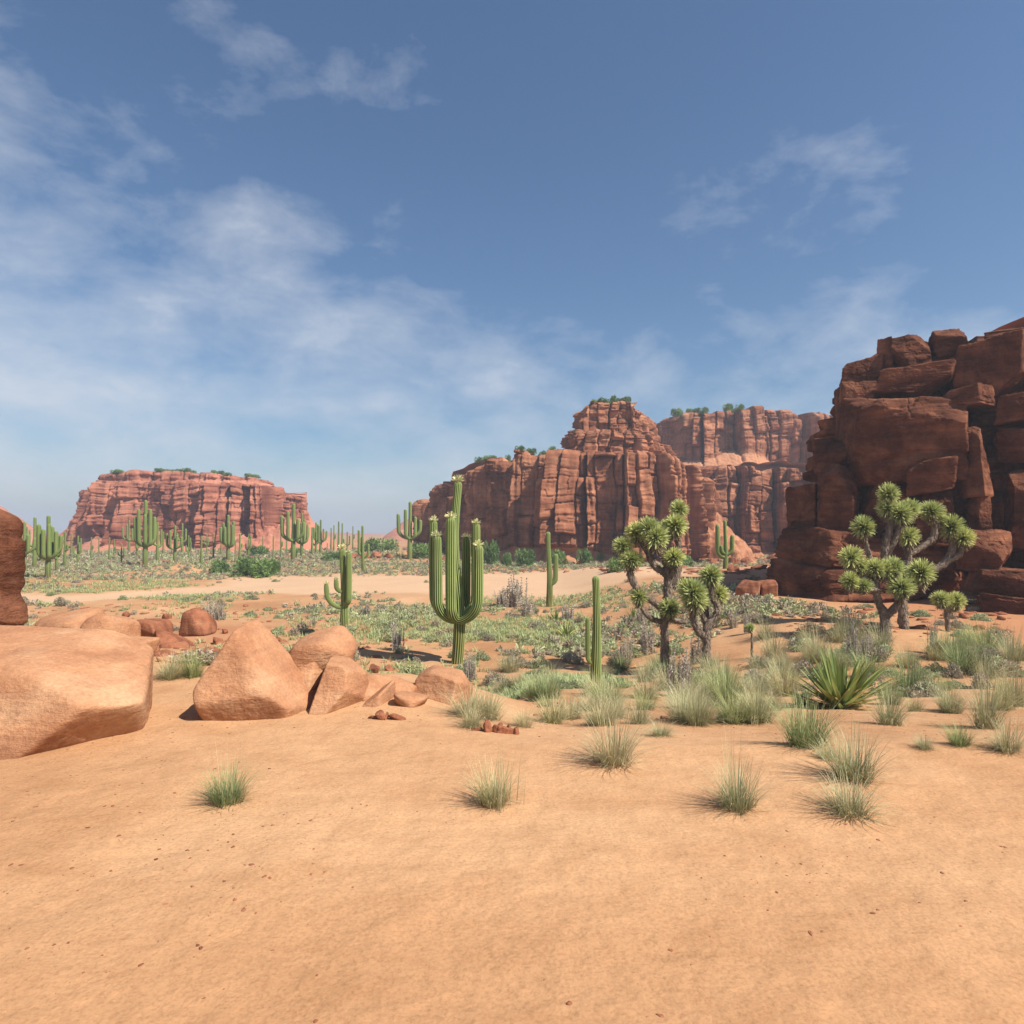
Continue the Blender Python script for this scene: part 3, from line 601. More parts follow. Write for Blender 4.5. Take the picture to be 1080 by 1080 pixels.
# broken ribbed debris on the sand
def debris(parts, label):
    x, y, z = gp(*parts[0][:2]); r = rootobj('fallen_wood', label, 'dead wood', (x, y, z)); sc = y / F
    for (px, py, w, h, ang, seed) in parts:
        v, f = poly_rock(rand_planes(seed, 12, 1, .5, .5, 0.5), 22, 7, 0.05, seed)
        v = fit(v, 0, 0, w * sc, h * sc, h * sc, 1) @ rot(0, -ang, 0.1).T
        xx = (px - 540) / F * y
        link('wood_chunk', raw_mesh('wood_chunk', v, f, M['redstone'], True, {'talus': np.zeros(len(v))}), r, (xx - x, 0, h * sc * 0.33 + float(Hg(np.array([xx]), np.array([y]))[0]) - z))
debris([(531, 773, 26, 9, -0.25, 1), (514, 768, 9, 14, 0.2, 2), (503, 768, 12, 4, 0.0, 3), (526, 769, 6, 12, -0.6, 4), (536, 773, 5, 11, -0.3, 6), (544, 775, 7, 9, 0.2, 5)], 'broken ribbed reddish debris lying on the sand below the tallest saguaro')
debris([(419, 759, 20, 7, -0.25, 11), (402, 758, 9, 11, 0.6, 12), (394, 756, 12, 4, 0.0, 13), (408, 755, 5, 9, -0.5, 14)], 'small broken orange debris lying on the sand before the boulder row')

# ------------------------------------------------------------------ saguaros
def tube(path, radii, nseg=12, ribs=0, depth=0.16, bumpy=0.0, seed=0, tint=None):
    P = np.array(path, float); R = np.array(radii, float); n = len(P)
    T = np.gradient(P, axis=0); T /= np.linalg.norm(T, axis=1)[:, None] + 1e-9
    ref = np.array([0.0, 1.0, 0.0]) if abs(T[0][1]) < 0.9 else np.array([1.0, 0, 0])
    Ns = np.zeros_like(P); a = ref - T[0] * (ref @ T[0]); a /= np.linalg.norm(a)
    for i in range(n):
        a = a - T[i] * (a @ T[i]); a /= np.linalg.norm(a); Ns[i] = a
    Bs = np.cross(T, Ns); th = np.linspace(0, 2 * math.pi, nseg, endpoint=False)
    mod = np.ones((n, nseg)); tv = np.full((n, nseg), 0.5)
    if ribs:
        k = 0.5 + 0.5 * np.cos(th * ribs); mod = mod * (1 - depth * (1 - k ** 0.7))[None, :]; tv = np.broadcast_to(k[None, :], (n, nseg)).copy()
    if bumpy:
        I, J = np.meshgrid(np.arange(n), np.arange(nseg), indexing='ij'); mod = mod * (1 + bumpy * (hsh(I, J, 0, seed) - 0.5) * 2)
    V = P[:, None, :] + (Ns[:, None, :] * np.cos(th)[None, :, None] + Bs[:, None, :] * np.sin(th)[None, :, None]) * (R[:, None] * mod)[..., None]
    idx = np.arange(n * nseg).reshape(n, nseg); nx = np.roll(idx, -1, 1)
    q = np.stack([idx[:-1], nx[:-1], nx[1:], idx[1:]], -1).reshape(-1, 4)
    return V.reshape(-1, 3), q, tv.ravel()
def cap_profile(path, r, n=6, bottom=False):
    """extend a path with a rounded end"""
    P = [np.array(p, float) for p in path]; d = P[-1] - P[-2]; d /= np.linalg.norm(d); R = list(r); rl = R[-1]
    base = P[-1]
    for i in range(1, n + 1):
        t = i / n; P.append(base + d * rl * 1.1 * math.sin(t * math.pi / 2)); R.append(max(rl * math.cos(t * math.pi / 2), 0.002))
    return P, R
def spikes(center, r, n, l, w, up=0.3, seed=0, axis=None):
    """short petals or leaves fanning out"""
    g = np.random.default_rng(seed); d = g.normal(0, 1, (n, 3)); d[:, 2] = np.abs(d[:, 2]) * 0.9 + up; d /= np.linalg.norm(d, axis=1)[:, None]
    s = np.cross(d, g.normal(0, 1, (n, 3))); s /= np.linalg.norm(s, axis=1)[:, None]; b = np.array(center) + d * r * g.uniform(0.7, 1.0, (n, 1))
    L = l * g.uniform(0.6, 1.2, (n, 1)); v = np.stack([b - s * w, b + s * w, b + d * L + s * w * 0.6, b + d * L - s * w * 0.6], 1).reshape(-1, 3)
    return v, np.arange(n * 4).reshape(n, 4), np.repeat(g.uniform(0, 1, n), 4)
def saguaro(name, H, r, arms, near=False, flowers=False, woodh=0.25):
    """arms: (azimuth, reach, junction height, top height, radius) ; returns an Empty with parts at the origin"""
    root = bpy.data.objects.new(name, None); C.objects.link(root); root.empty_display_size = 0.3
    ns, rb = (84, 14) if near else (22, 11)
    def put(nm, path, rad, parent, wood):
        n = 46 if near else 14
        P, R = cap_profile(path, rad, 7 if near else 4)
        v, q, t = tube(P, R, ns, rb, 0.20 if near else 0.22)
        wd = (1 - ss(wood * 0.3, wood, v[:, 2])) if wood > 0 else np.zeros(len(v))
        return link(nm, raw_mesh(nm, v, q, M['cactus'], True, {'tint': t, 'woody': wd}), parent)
    zz = np.linspace(-0.15, H - r, 26)
    tr = put('trunk', [(0.012 * H * math.sin(z * 1.1), 0.01 * H * math.sin(z * 0.8 + 1), z) for z in zz], [r * (0.90 + 0.12 * math.sin(z / H * 5 + 1)) * (1 - 0.18 * (z / H) ** 2) for z in zz], root, H * woodh)
    if flowers:
        m_ = MB(); m_.add(*spikes((0.012*H*math.sin(zz[-1]*1.1), 0.01*H*math.sin(zz[-1]*.8+1), H - r * 0.2), r * 0.55, 70, r * 0.7, r * 0.10, 0.1, 5)); link('flower_crown', m_.mesh('flower_crown', M['flower']), tr)
    for k, (az, reach, zj, zt, ra) in enumerate(arms):
        az = math.radians(az); c_, s_ = math.cos(az), math.sin(az); P = []; Rr = []
        zc_ = reach * 0.95
        for t in np.linspace(0, 1, 14):
            a = t * math.pi / 2; o_ = r * 0.3 + (reach - r * 0.3) * math.sin(a); z = zj + zc_ * (1 - math.cos(a)) * 0.85 + 0.12 * reach * math.sin(a)
            P.append((c_ * o_, s_ * o_, z)); Rr.append(ra * (0.78 + 0.22 * min(1, t * 1.6)))
        z0 = P[-1][2]
        for t in np.linspace(0.06, 1, 16):
            z = z0 + (zt - ra - z0) * t; P.append((c_ * reach * (1 + 0.03 * t), s_ * reach * (1 + 0.03 * t), z)); Rr.append(ra * (1 + 0.06 * math.sin(t * 3)) * (1 - 0.1 * t))
        am = put('arm', P, Rr, root, 0)
        if flowers:
            m_ = MB(); m_.add(*spikes((P[-1][0], P[-1][1], zt - ra * 0.25), ra * 0.6, 55, ra * 0.75, ra * 0.11, 0.1, 20 + k)); link('flower_crown', m_.mesh('flower_crown', M['flower']), am)
    return root
def plant_at(o, px, py, sc=1.0, rz=0.0, sink=0.05):
    x, y, z = gp(px, py); o.location = (x, y, z - sink); o.rotation_euler = (0, 0, rz); o.scale = (sc, sc, sc); return o
# the tall one (photo: base row 708, about 200 px high)
x, y, z = gp(482, 700); s_ = y / F; H_ = (HZ - 506) * s_ + CAMZ - z
hh = lambda row: CAMZ + (HZ - row) * s_ - z
main = saguaro('saguaro', H_, 6.2 * s_, [(172, 25*s_, hh(652), hh(548), 4.8*s_), (218, 24*s_, hh(654), hh(564), 5.3*s_), (250, 15*s_, hh(652), hh(545), 5.6*s_), (60, 17*s_, hh(648), hh(566), 4.8*s_), (15, 20*s_, hh(650), hh(551), 4.8*s_), (-25, 25*s_, hh(655), hh(574), 5.4*s_)], True, True, 0.33)
main.location = (x, y, z); tag(main, 'tallest saguaro, bright green, six upright arms with cream flower tips, behind the boulders', 'cactus')
x, y, z = gp(362, 672); s_ = y / F; hh = lambda row: CAMZ + (HZ - row) * s_ - z
sg = saguaro('saguaro', hh(577), 4.4 * s_, [(185, 17*s_, hh(641), hh(615), 2.6*s_), (200, 7*s_, hh(624), hh(610), 2.6*s_), (-30, 8*s_, hh(638), hh(582), 3.1*s_), (60, 9*s_, hh(634), hh(613), 2.8*s_)], True, True, 0.3)
sg.location = (x, y, z); tag(sg, 'mid distance saguaro with one low curved arm on its left, above the boulder row', 'cactus')
x, y, z = gp(628, 727); s_ = y / F; hh = lambda row: CAMZ + (HZ - row) * s_ - z
sg = saguaro('saguaro', hh(606), 5.6 * s_, [(180, 8*s_, hh(700), hh(651), 2.6*s_)], True, False, 0.1)
sg.location = (x, y, z); tag(sg, 'plain green column cactus with one short arm pressed to its left side', 'cactus')
x, y, z = gp(579, 640); s_ = y / F; hh = lambda row: CAMZ + (HZ - row) * s_ - z
sg = saguaro('saguaro', hh(560), 3.4 * s_, [(0, 7*s_, hh(616), hh(584), 2.7*s_)], True, False, 0.4)
sg.location = (x, y, z); tag(sg, 'slender saguaro with a single right arm, standing at the edge of the pale wash', 'cactus')
x, y, z = gp(765, 600); s_ = y / F; hh = lambda row: CAMZ + (HZ - row) * s_ - z
sg = saguaro('saguaro', hh(548), 2.6 * s_, [(0, 7*s_, hh(585), hh(564), 2.4*s_), (180, 8*s_, hh(588), hh(553), 2.6*s_), (200, 5*s_, hh(584), hh(575), 2*s_)], False, False, 0.2)
sg.location = (x, y, z); tag(sg, 'lone saguaro at the foot of the far mesa, between Joshua tree and dark cliff', 'cactus')
# prototypes one metre high, copied for the distant ones
def proto(kind):
    TG = 0.74
    A = {'candelabra': [(180, .17, .30, .80, .036), (150, .20, .33, .74, .034), (210, .13, .30, .84, .036), (0, .17, .30, .78, .036), (30, .21, .34, .72, .034), (-40, .12, .29, .86, .036), (270, .10, .3, .80, .036), (90, .13, .32, .8, .034)],
         'broad': [(180, .22, .34, .76, .036), (0, .21, .36, .72, .036), (225, .12, .34, .84, .034), (-35, .13, .33, .78, .034)],
         'fork': [(175, .16, .42, .74, .038), (0, .13, .38, .88, .038)],
         'three': [(180, .15, .30, .62, .036), (10, .12, .34, .90, .038), (-60, .12, .38, .80, .036)],
         'lone': [], 'stub': [(0, .10, .45, .66, .036)]}[kind]
    A = [(a, r_ * TG, zj + .02, zt * (.9 + .14 * hsh(int(a) + 400, int(zt * 100))), ra * .78) for a, r_, zj, zt, ra in A]
    return saguaro('saguaro', 1.0, 0.036, A, False, False, 0.22)
PROTO = {}
FAR = [  # column, base row, height px, kind, turn, label (None: shared)
    (50, 610, 68, 'candelabra', 0, 'crowded many armed saguaro, nearest at far left beside the rock pillar'),
    (25, 603, 54, 'broad', 40, 'saguaro half hidden by the left rock pillar'), (36, 600, 56, 'fork', 10, 'two armed saguaro directly left of the crowded many armed one'),
    (60, 602, 42, 'three', 70, 'short saguaro directly right of the crowded many armed one'), (68, 598, 38, 'stub', 0, None),
    (153, 598, 72, 'candelabra', 30, 'tall saguaro with many raised arms before the left mesa'), (166, 594, 44, 'fork', 50, 'small saguaro just right of the tall one before the left mesa'),
    (136, 582, 34, 'broad', 90, 'saguaro with two wide arms, small, left before the left mesa'), (184, 593, 40, 'broad', 0, 'saguaro with spreading arms before the middle of the left mesa'),
    (192, 585, 34, 'fork', 20, None), (205, 580, 34, 'fork', 0, None), (212, 598, 34, 'lone', 0, 'single column cactus without arms before the left mesa'),
    (225, 591, 30, 'stub', 30, None), (241, 592, 50, 'candelabra', 80, 'narrow saguaro with arms held tight, before the left mesa'), (253, 592, 30, 'stub', 60, None), (248, 593, 24, 'lone', 0, None),
    (288, 596, 32, 'lone', 0, 'thin column cactus beside the dark green bushes'),
    (309, 592, 62, 'broad', 15, 'tall saguaro with raised arms before the right end of the left mesa'), (318, 588, 48, 'candelabra', 10, 'hazy saguaro right behind the tall one at the end of the left mesa'),
    (329, 587, 32, 'lone', 0, None), (333, 586, 36, 'three', 0, None), (338, 585, 38, 'broad', 30, None), (349, 582, 26, 'lone', 0, None), (352, 581, 28, 'stub', 0, None), (357, 582, 33, 'lone', 20, None), (361, 581, 30, 'lone', 50, None), (372, 580, 26, 'stub', 0, None),
    (383, 603, 50, 'three', 180, 'saguaro with a drooping left arm near the green bushes by the far sand mound'),
    (432, 590, 62, 'broad', 25, 'saguaro with raised arms standing alone left of the central mesa'),
    (96, 590, 24, 'stub', 0, None), (115, 592, 26, 'lone', 0, None), (120, 590, 22, 'stub', 0, None), (345, 590, 18, 'lone', 0, None), (392, 583, 18, 'lone', 0, None), (404, 584, 15, 'stub', 0, None),
    (28, 585, 30, 'three', 0, None), (75, 588, 26, 'lone', 0, None), (302, 585, 28, 'lone', 0, None), (44, 592, 30, 'fork', 80, None), (82, 594, 30, 'three', 30, None), (104, 586, 20, 'lone', 0, None), (128, 596, 24, 'fork', 30, None), (145, 588, 28, 'three', 100, None), (172, 586, 26, 'lone', 0, None), (199, 590, 26, 'three', 60, None), (218, 584, 22, 'fork', 0, None), (233, 586, 24, 'lone', 0, None), (262, 588, 26, 'three', 0, None), (277, 586, 22, 'lone', 0, None), (296, 590, 30, 'stub', 0, None), (366, 584, 24, 'fork', 0, None), (630, 590, 20, 'stub', 10, None), (470, 585, 20, 'fork', 0, None)]
for (px, py, hp, kd, tn, lab) in FAR:
    if kd not in PROTO: PROTO[kd] = proto(kd); o = PROTO[kd]
    else: o = copy_tree(PROTO[kd])
    plant_at(o, px, py, 1.0, math.radians(tn if kd != 'broad' else tn * 0.5), 0.1); s = hp * o.location.y / F; o.scale = (s, s, s)
    where = 'below the left half of the left mesa' if px < 200 else 'below the right half of the left mesa' if px < 306 else 'in the gap between the left and central mesas' if px < 440 else 'at the foot of the central mesa'
    o.scale = (s * rng.uniform(.85, 1.2), s * rng.uniform(.85, 1.2), s)
    tag(o, lab or {'lone': 'small distant column cactus without arms ', 'stub': 'small distant cactus with one short arm ', 'three': 'small distant saguaro with three arms '}.get(kd, 'small distant saguaro with raised arms ') + where, 'cactus', 'distant saguaros on the valley floor')

# ------------------------------------------------------------------ Joshua trees
def crown_mesh(r, n, seed):
    g = np.random.default_rng(seed); d = g.normal(0, 1, (n, 3)); d[:, 2] += 0.25; d /= np.linalg.norm(d, axis=1)[:, None]
    s = np.cross(d, g.normal(0, 1, (n, 3))); s /= np.linalg.norm(s, axis=1)[:, None]
    L = r * g.uniform(0.70, 1.25, (n, 1)); w = r * 0.042
    b = d * r * 0.12; mid = d * L * 0.6; tip = d * L
    v = np.stack([b - s * w, b + s * w, mid + s * w, mid - s * w, tip + s * w * 0.25, tip - s * w * 0.25], 1).reshape(-1, 3)
    i = np.arange(n)[:, None] * 6; q = np.concatenate([i + np.array([0, 1, 2, 3]), i + np.array([3, 2, 4, 5])])
    t = np.repeat(g.uniform(0.0, 0.35, n), 6); t[0::6] = 0; t[1::6] = 0; t[4::6] += .62; t[5::6] += .62
    return raw_mesh('leaf_crown', v, q, M['yucca'], False, {'tint': t})
CR = [crown_mesh(1.0, 820, 300 + i) for i in range(4)]
def skirt_mesh(seed, n=240):
    g = np.random.default_rng(seed); az = g.uniform(0, 6.283, n); d = np.stack([np.cos(az), np.sin(az), -g.uniform(.35, 2.2, n)], 1); d /= np.linalg.norm(d, axis=1)[:, None]
    sd = np.stack([-np.sin(az), np.cos(az), np.zeros(n)], 1); b = d * .15 - np.array([0, 0, 1]) * g.uniform(0, .7, (n, 1)); L = g.uniform(.45, .85, (n, 1)); w = .05
    v = np.stack([b - sd * w, b + sd * w, b + d * L + sd * w * .3, b + d * L - sd * w * .3], 1).reshape(-1, 3); return raw_mesh('dead_leaves', v, np.arange(n * 4).reshape(n, 4), M['agavedry2'], False, {'tint': np.repeat(g.uniform(0, 1, n), 4)})
SK_ = [skirt_mesh(350 + i) for i in range(2)]
def joshua(base, label, limbs, crowns, rt):
    """limbs: lists of (column,row,depth offset,radius px) ; crowns: (column,row,depth offset,radius px)"""
    x, y, z = gp(*base); root = rootobj('joshua_tree', label, 'tree', (x, y, z)); s = y / F
    def W(px, py, dy): return ((px - 540) * s - x, dy, CAMZ + (HZ - py) * s - z)
    for i, lb in enumerate(limbs):
        P0 = np.array([W(a, b, c_) for a, b, c_, _ in lb]); R0 = np.array([q_[3] * s for q_ in lb])
        if i == 0: P0[0][2] = -0.15
        k = len(P0); tt = np.linspace(0, k - 1, (k - 1) * 12 + 1); P, R = [], []
        for t in tt:
            j = min(int(t), k - 2); u_ = t - j; p0, p1, p2, p3 = P0[max(j-1, 0)], P0[j], P0[j+1], P0[min(j+2, k-1)]
            P.append(0.5 * ((2*p1) + (-p0+p2)*u_ + (2*p0-5*p1+4*p2-p3)*u_**2 + (-p0+3*p1-3*p2+p3)*u_**3)); R.append(R0[j] * (1 - u_) + R0[j+1] * u_)
        P = np.array(P) + (rng.random((len(P), 3)) - 0.5) * 0.015
        v, q, t = tube(P, R, 12, 0, 0, 0.20, i + 3)
        nm = 'trunk' if i == 0 else 'branch'
        mb = MB(); mb.add(v, q); gq = np.random.default_rng(i + 40)
        for _k in range(len(P) * (5 if i == 0 else 7)):     # shaggy dead leaves pressed down along the limb
            j = int(gq.integers(1, len(P))); dr = gq.normal(0, 1, 3); tg = P[j] - P[j-1]; tg /= np.linalg.norm(tg) + 1e-9; dr -= tg * (dr @ tg); dr /= np.linalg.norm(dr); sd = np.cross(dr, tg); rr_ = R[j]
            b0 = P[j] + dr * rr_ * .85; tip = b0 + dr * rr_ * gq.uniform(.3, .8) - tg * rr_ * gq.uniform(.8, 2.2); w_ = rr_ * .16
            mb.add(np.stack([b0 - sd * w_, b0 + sd * w_, tip + sd * w_ * .2, tip - sd * w_ * .2]), np.array([[0, 1, 2, 3]]))
        link(nm, mb.mesh(nm, M['bark'], True), root)
    for i, (px, py, dy, r) in enumerate(crowns):
        o = link('leaf_crown', CR[i % 4], root, W(px, py, dy), i * 1.3, (r * s * (1.05 + .2 * hsh(i, 1)), r * s * (1.05 + .2 * hsh(i, 2)), r * s * (.95 + .25 * hsh(i, 3))))
        link('dead_leaves', SK_[i % 2], o)
joshua((701, 707), 'taller Joshua tree with many spiky yellow green crowns in the middle distance', [
    [(701, 708, 0, 5), (701, 680, 0, 4.2), (701, 650, 0, 4.2), (704, 625, 0, 4.6), (704, 600, 0, 4.2), (701, 580, 0, 4), (707, 562, 0, 3.6)],
    [(712, 620, .05, 3.6), (717, 600, .15, 3.4), (717, 570, .2, 3.2), (718, 545, .2, 3)],
    [(703, 606, 0, 3.6), (690, 597, -.1, 3.5), (684, 585, -.15, 3.4), (685, 570, -.2, 3.6)], [(686, 588, -.1, 3), (678, 576, -.1, 2.8), (673, 566, 0, 2.8)],
    [(702, 646, 0, 3.6), (690, 636, -.1, 3.2), (674, 624, -.15, 3.4), (664, 607, -.2, 3.8), (664, 594, -.2, 3.6)], [(665, 604, -.1, 2.6), (659, 590, 0, 2.6), (657, 580, 0, 2.4)],
    [(700, 656, 0, 3), (688, 653, -.1, 2.6), (678, 644, -.15, 2.4), (673, 632, -.15, 2.4)], [(706, 612, 0, 3), (709, 600, -.15, 3), (709, 590, -.2, 3)],
    [(703, 652, .1, 3), (715, 656, .3, 2.6), (727, 658, .4, 2.4)]],
    [(712, 554, -.05, 11), (703, 559, .1, 9), (718, 537, .2, 8.5), (682, 558, -.25, 11), (689, 567, -.35, 11), (671, 562, 0, 9.5), (665, 590, -.25, 10.5), (657, 576, 0, 9.5), (673, 629, -.15, 8.5), (709, 588, -.25, 10), (704, 641, -.3, 9.5)], 5)
joshua((745, 703), 'shorter Joshua tree right beside the taller one, three crowns, forked stem', [
    [(745, 704, 0, 4.8), (745, 680, 0, 4.2), (746, 662, 0, 4.2), (755, 650, 0, 3.8), (757, 640, 0, 3.4), (751, 628, 0, 3.4), (749, 614, 0, 3.6)],
    [(745, 673, 0, 3.6), (736, 666, -.1, 3.4), (730, 652, -.15, 3.4), (728, 634, -.2, 4)], [(747, 662, .1, 3.2), (742, 648, .15, 3), (739, 640, .15, 2.2)], [(748, 658, .2, 3), (747, 640, .25, 2.8), (749, 628, .2, 2.6)]],
    [(750, 607, 0, 10.5), (728, 624, -.25, 12.5), (731, 632, -.2, 12), (723, 620, -.1, 9), (759, 628, .15, 9)], 5)
joshua((935, 676), 'front Joshua tree before the dark cliff with crowns in a low wide spread', [
    [(935, 677, 0, 5.2), (934, 660, 0, 5), (932, 646, 0, 4.4), (926, 634, 0, 3.4), (924, 616, 0, 3.2), (922, 603, 0, 3)],
    [(934, 650, 0, 4), (944, 638, -.1, 3.6), (948, 630, -.1, 3.4), (944, 620, -.2, 3)], [(925, 620, 0, 3), (917, 614, 0, 2.8), (905, 600, 0, 2.6), (899, 590, 0, 2.6)], [(924, 622, -.1, 2.6), (912, 620, -.2, 2.4), (902, 614, -.2, 2.4)],
    [(948, 632, -.1, 3.4), (962, 622, -.1, 3), (968, 610, -.1, 3)], [(924, 612, 0, 3), (932, 606, 0, 3), (938, 600, 0, 3)]],
    [(921, 599, -.1, 9.5), (932, 601, -.1, 9.5), (940, 599, -.1, 10), (907, 597, 0, 8.5), (898, 588, 0, 10), (893, 612, -.2, 8), (907, 617, -.2, 8), (944, 619, -.3, 11.5), (968, 604, -.15, 12), (956, 612, -.1, 8.5)], 5)
joshua((954, 663), 'rear Joshua tree before the dark cliff with long arms reaching up and right', [
    [(954, 664, 0, 5), (952, 645, 0, 4.6), (953, 625, 0, 4.4), (957, 600, 0, 4), (958, 585, 0, 3.6), (956, 570, 0, 3.2)],
    [(953, 618, 0, 3.4), (938, 600, 0, 3.2), (933, 585, 0, 3.6), (937, 562, 0, 3.6), (941, 547, 0, 3.6)], [(936, 584, 0, 3), (944, 566, -.1, 3), (948, 548, -.1, 3)],
    [(940, 606, .1, 3), (924, 598, .1, 2.6), (917, 582, .1, 2.6), (913, 562, .1, 2.6)], [(958, 585, 0, 3), (972, 577, 0, 2.8), (984, 567, 0, 3.2), (986, 552, 0, 3)], [(976, 575, 0, 2.4), (988, 566, .1, 2.6), (992, 552, .1, 2.6)],
    [(954, 625, 0, 3.6), (975, 606, 0, 3.6), (996, 594, 0, 3.6), (1004, 580, 0, 3.2), (1005, 564, 0, 3)], [(996, 594, 0, 2.8), (1010, 584, -.1, 2.8), (1013, 572, -.1, 2.8)]],
    [(947, 542, -.1, 11.5), (936, 536, 0, 9.5), (937, 521, 0, 9.5), (960, 537, 0, 9.5), (956, 566, -.1, 9), (912, 556, .1, 10), (982, 539, 0, 10.5), (991, 548, .1, 8.5), (1003, 556, 0, 11), (1013, 567, -.1, 10.5)], 5)
joshua((1000, 666), 'small young Joshua tree with two crowns near the right ledges', [
    [(1000, 668, 0, 2.4), (999, 655, 0, 2.2), (998, 645, 0, 2), (993, 634, 0, 2)], [(999, 648, 0, 1.8), (1006, 640, 0, 1.8), (1009, 634, 0, 1.8)]],
    [(992, 632, 0, 8), (1008, 634, 0, 8.5), (999, 634, 0, 6.5)], 3)
joshua((793, 694), 'spindly dried young plant with a small brown top on the open sand', [
    [(793, 694, 0, 1.4), (793, 680, 0, 1.2), (793, 668, 0, 1.0)]], [(791, 662, 0, 4.5)], 1)

# ------------------------------------------------------------------ grasses and shrubs
def blades(n, h, spread, w, lean, seed, segs=4, hvar=0.5, droop=0.6):
    g = np.random.default_rng(seed); az = g.uniform(0, 2 * math.pi, n); r0 = spread * 0.22 * np.sqrt(g.random(n))
    ln = lean * g.random(n) ** 0.8; L = h * (1 - hvar * g.random(n)); d = np.stack([np.cos(az), np.sin(az)], 1)
    base = np.stack([np.cos(az + g.normal(0, .5, n)) * r0, np.sin(az + g.normal(0, .5, n)) * r0, np.zeros(n)], 1)
    side = np.stack([-d[:, 1], d[:, 0]], 1); side = side * np.cos(g.uniform(-.9, .9, n))[:, None]
    V = []
    x = np.zeros(n); z = np.zeros(n); a = ln * 0.5
    for k in range(segs + 1):
        t = k / segs; ww = w * (1 - t) ** 0.7 * 0.5 + w * 0.06
        c = base + np.concatenate([d * x[:, None], z[:, None]], 1)
        o = np.concatenate([side * ww, np.zeros((n, 1))], 1); V += [c - o, c + o]
        a = a + ln * droop / segs * (0.6 + 1.1 * t); x = x + np.sin(a) * L / segs; z = z + np.cos(a) * L / segs
    V = np.stack(V, 1).reshape(-1, 3); m_ = (segs + 1) * 2; i = np.arange(n)[:, None] * m_
    q = np.concatenate([i + np.array([2*k, 2*k+1, 2*k+3, 2*k+2]) for k in range(segs)]); V[:, 2] -= 0.012
    t = np.repeat(g.uniform(.15, 1, n), m_) * np.tile(np.repeat(0.15 + 0.85 * np.minimum(1, np.arange(segs + 1) / segs * 1.7), 2), n); return V, q, t
def shrub_arrays(n, r, h, leaf, seed, lobes=7, twigs=10):
    g = np.random.default_rng(seed); lc = g.normal(0, 1, (lobes, 3)); lc[:, 2] = np.abs(lc[:, 2]); lc /= np.linalg.norm(lc, axis=1)[:, None]; lc *= g.uniform(0.35, 0.8, (lobes, 1)); lr = g.uniform(0.22, 0.45, lobes)
    k = g.integers(0, lobes, n); d = g.normal(0, 1, (n, 3)); d /= np.linalg.norm(d, axis=1)[:, None]
    c = (lc[k] + d * (lr[k] * g.uniform(0.45, 1.0, n) ** 0.5)[:, None]); c[:, 2] = np.abs(c[:, 2]); c = c * np.array([r, r, h])
    up = d * 0.6 + g.normal(0, 0.5, (n, 3)) + np.array([0, 0, 0.5]); up /= np.linalg.norm(up, axis=1)[:, None]
    s = np.cross(up, g.normal(0, 1, (n, 3))); s /= np.linalg.norm(s, axis=1)[:, None]; L = leaf * g.uniform(0.6, 1.4, (n, 1)); w = L * 0.32
    v = np.stack([c - s * w * .5, c + s * w * .5, c + up * L + s * w * 0.5, c + up * L - s * w * .5], 1).reshape(-1, 3)
    q = np.arange(n * 4).reshape(n, 4); t = np.repeat(np.clip(0.5 + 0.35 * (hsh(k, 3, 0, seed) - .5) * 2 + g.normal(0, .22, n), 0, 1), 4)
    mb = MB(); mb.add(v, q, t)
    for i in range(twigs):
        e = lc[i % lobes] * np.array([r, r, h]); s_ = np.array([g.normal(0, .03), g.normal(0, .03), 0]) * r
        mid = (s_ + e) / 2 + g.normal(0, .05, 3) * r; wv = np.array([leaf * .12, 0, 0])
        mb.add(np.stack([s_ - wv, s_ + wv, mid + wv * .8, mid - wv * .8, e + wv * .4, e - wv * .4]), np.array([[0, 1, 2, 3], [3, 2, 4, 5]]), 0.0)
    return mb
def mesh_of(arr, name, mat): return raw_mesh(name, arr[0], arr[1], mat, True, {'tint': arr[2]})
def tuft(n, w, ln, i, hv, dr):
    A = blades(n, 1.0, 1.0, w, ln, 400 + i, hvar=hv, droop=dr); B = blades(n // 6, 0.45, 1.6, w, 2.6, 440 + i, hvar=.7, droop=.3)      # dead straws lying round the foot
    return np.concatenate([A[0], B[0]]), np.concatenate([A[1], B[1] + len(A[0])]), np.concatenate([A[2], np.clip(B[2] + .3, 0, 1)])
GRASS = [mesh_of(tuft(n, w, ln, i, hv, dr), 'grass_tuft', M[mt]) for i, (n, w, ln, hv, dr, mt) in enumerate([
    (420, .010, 1.15, .7, .8, 'grass'), (380, .011, 1.4, .65, .9, 'grass'), (420, .011, 1.1, .7, .7, 'greengrass'), (360, .011, 1.5, .65, .8, 'grass'), (46, .006, .35, .6, .35, 'grass')])]
SHR = [shrub_arrays(n, 1, h, l, 500 + i, lb).mesh('shrub', M[mt], False) for i, (n, h, l, lb, mt) in enumerate([
    (1500, .9, .15, 10, 'sage'), (1300, 1.0, .15, 9, 'greysage'), (1700, .8, .14, 12, 'sage'), (1000, 1.2, .16, 7, 'greysage')])]
BSH = [shrub_arrays(1800, 1, 1.3, .14, 520 + i, 12, 14).mesh('bush', M['bush'], False) for i in range(2)]
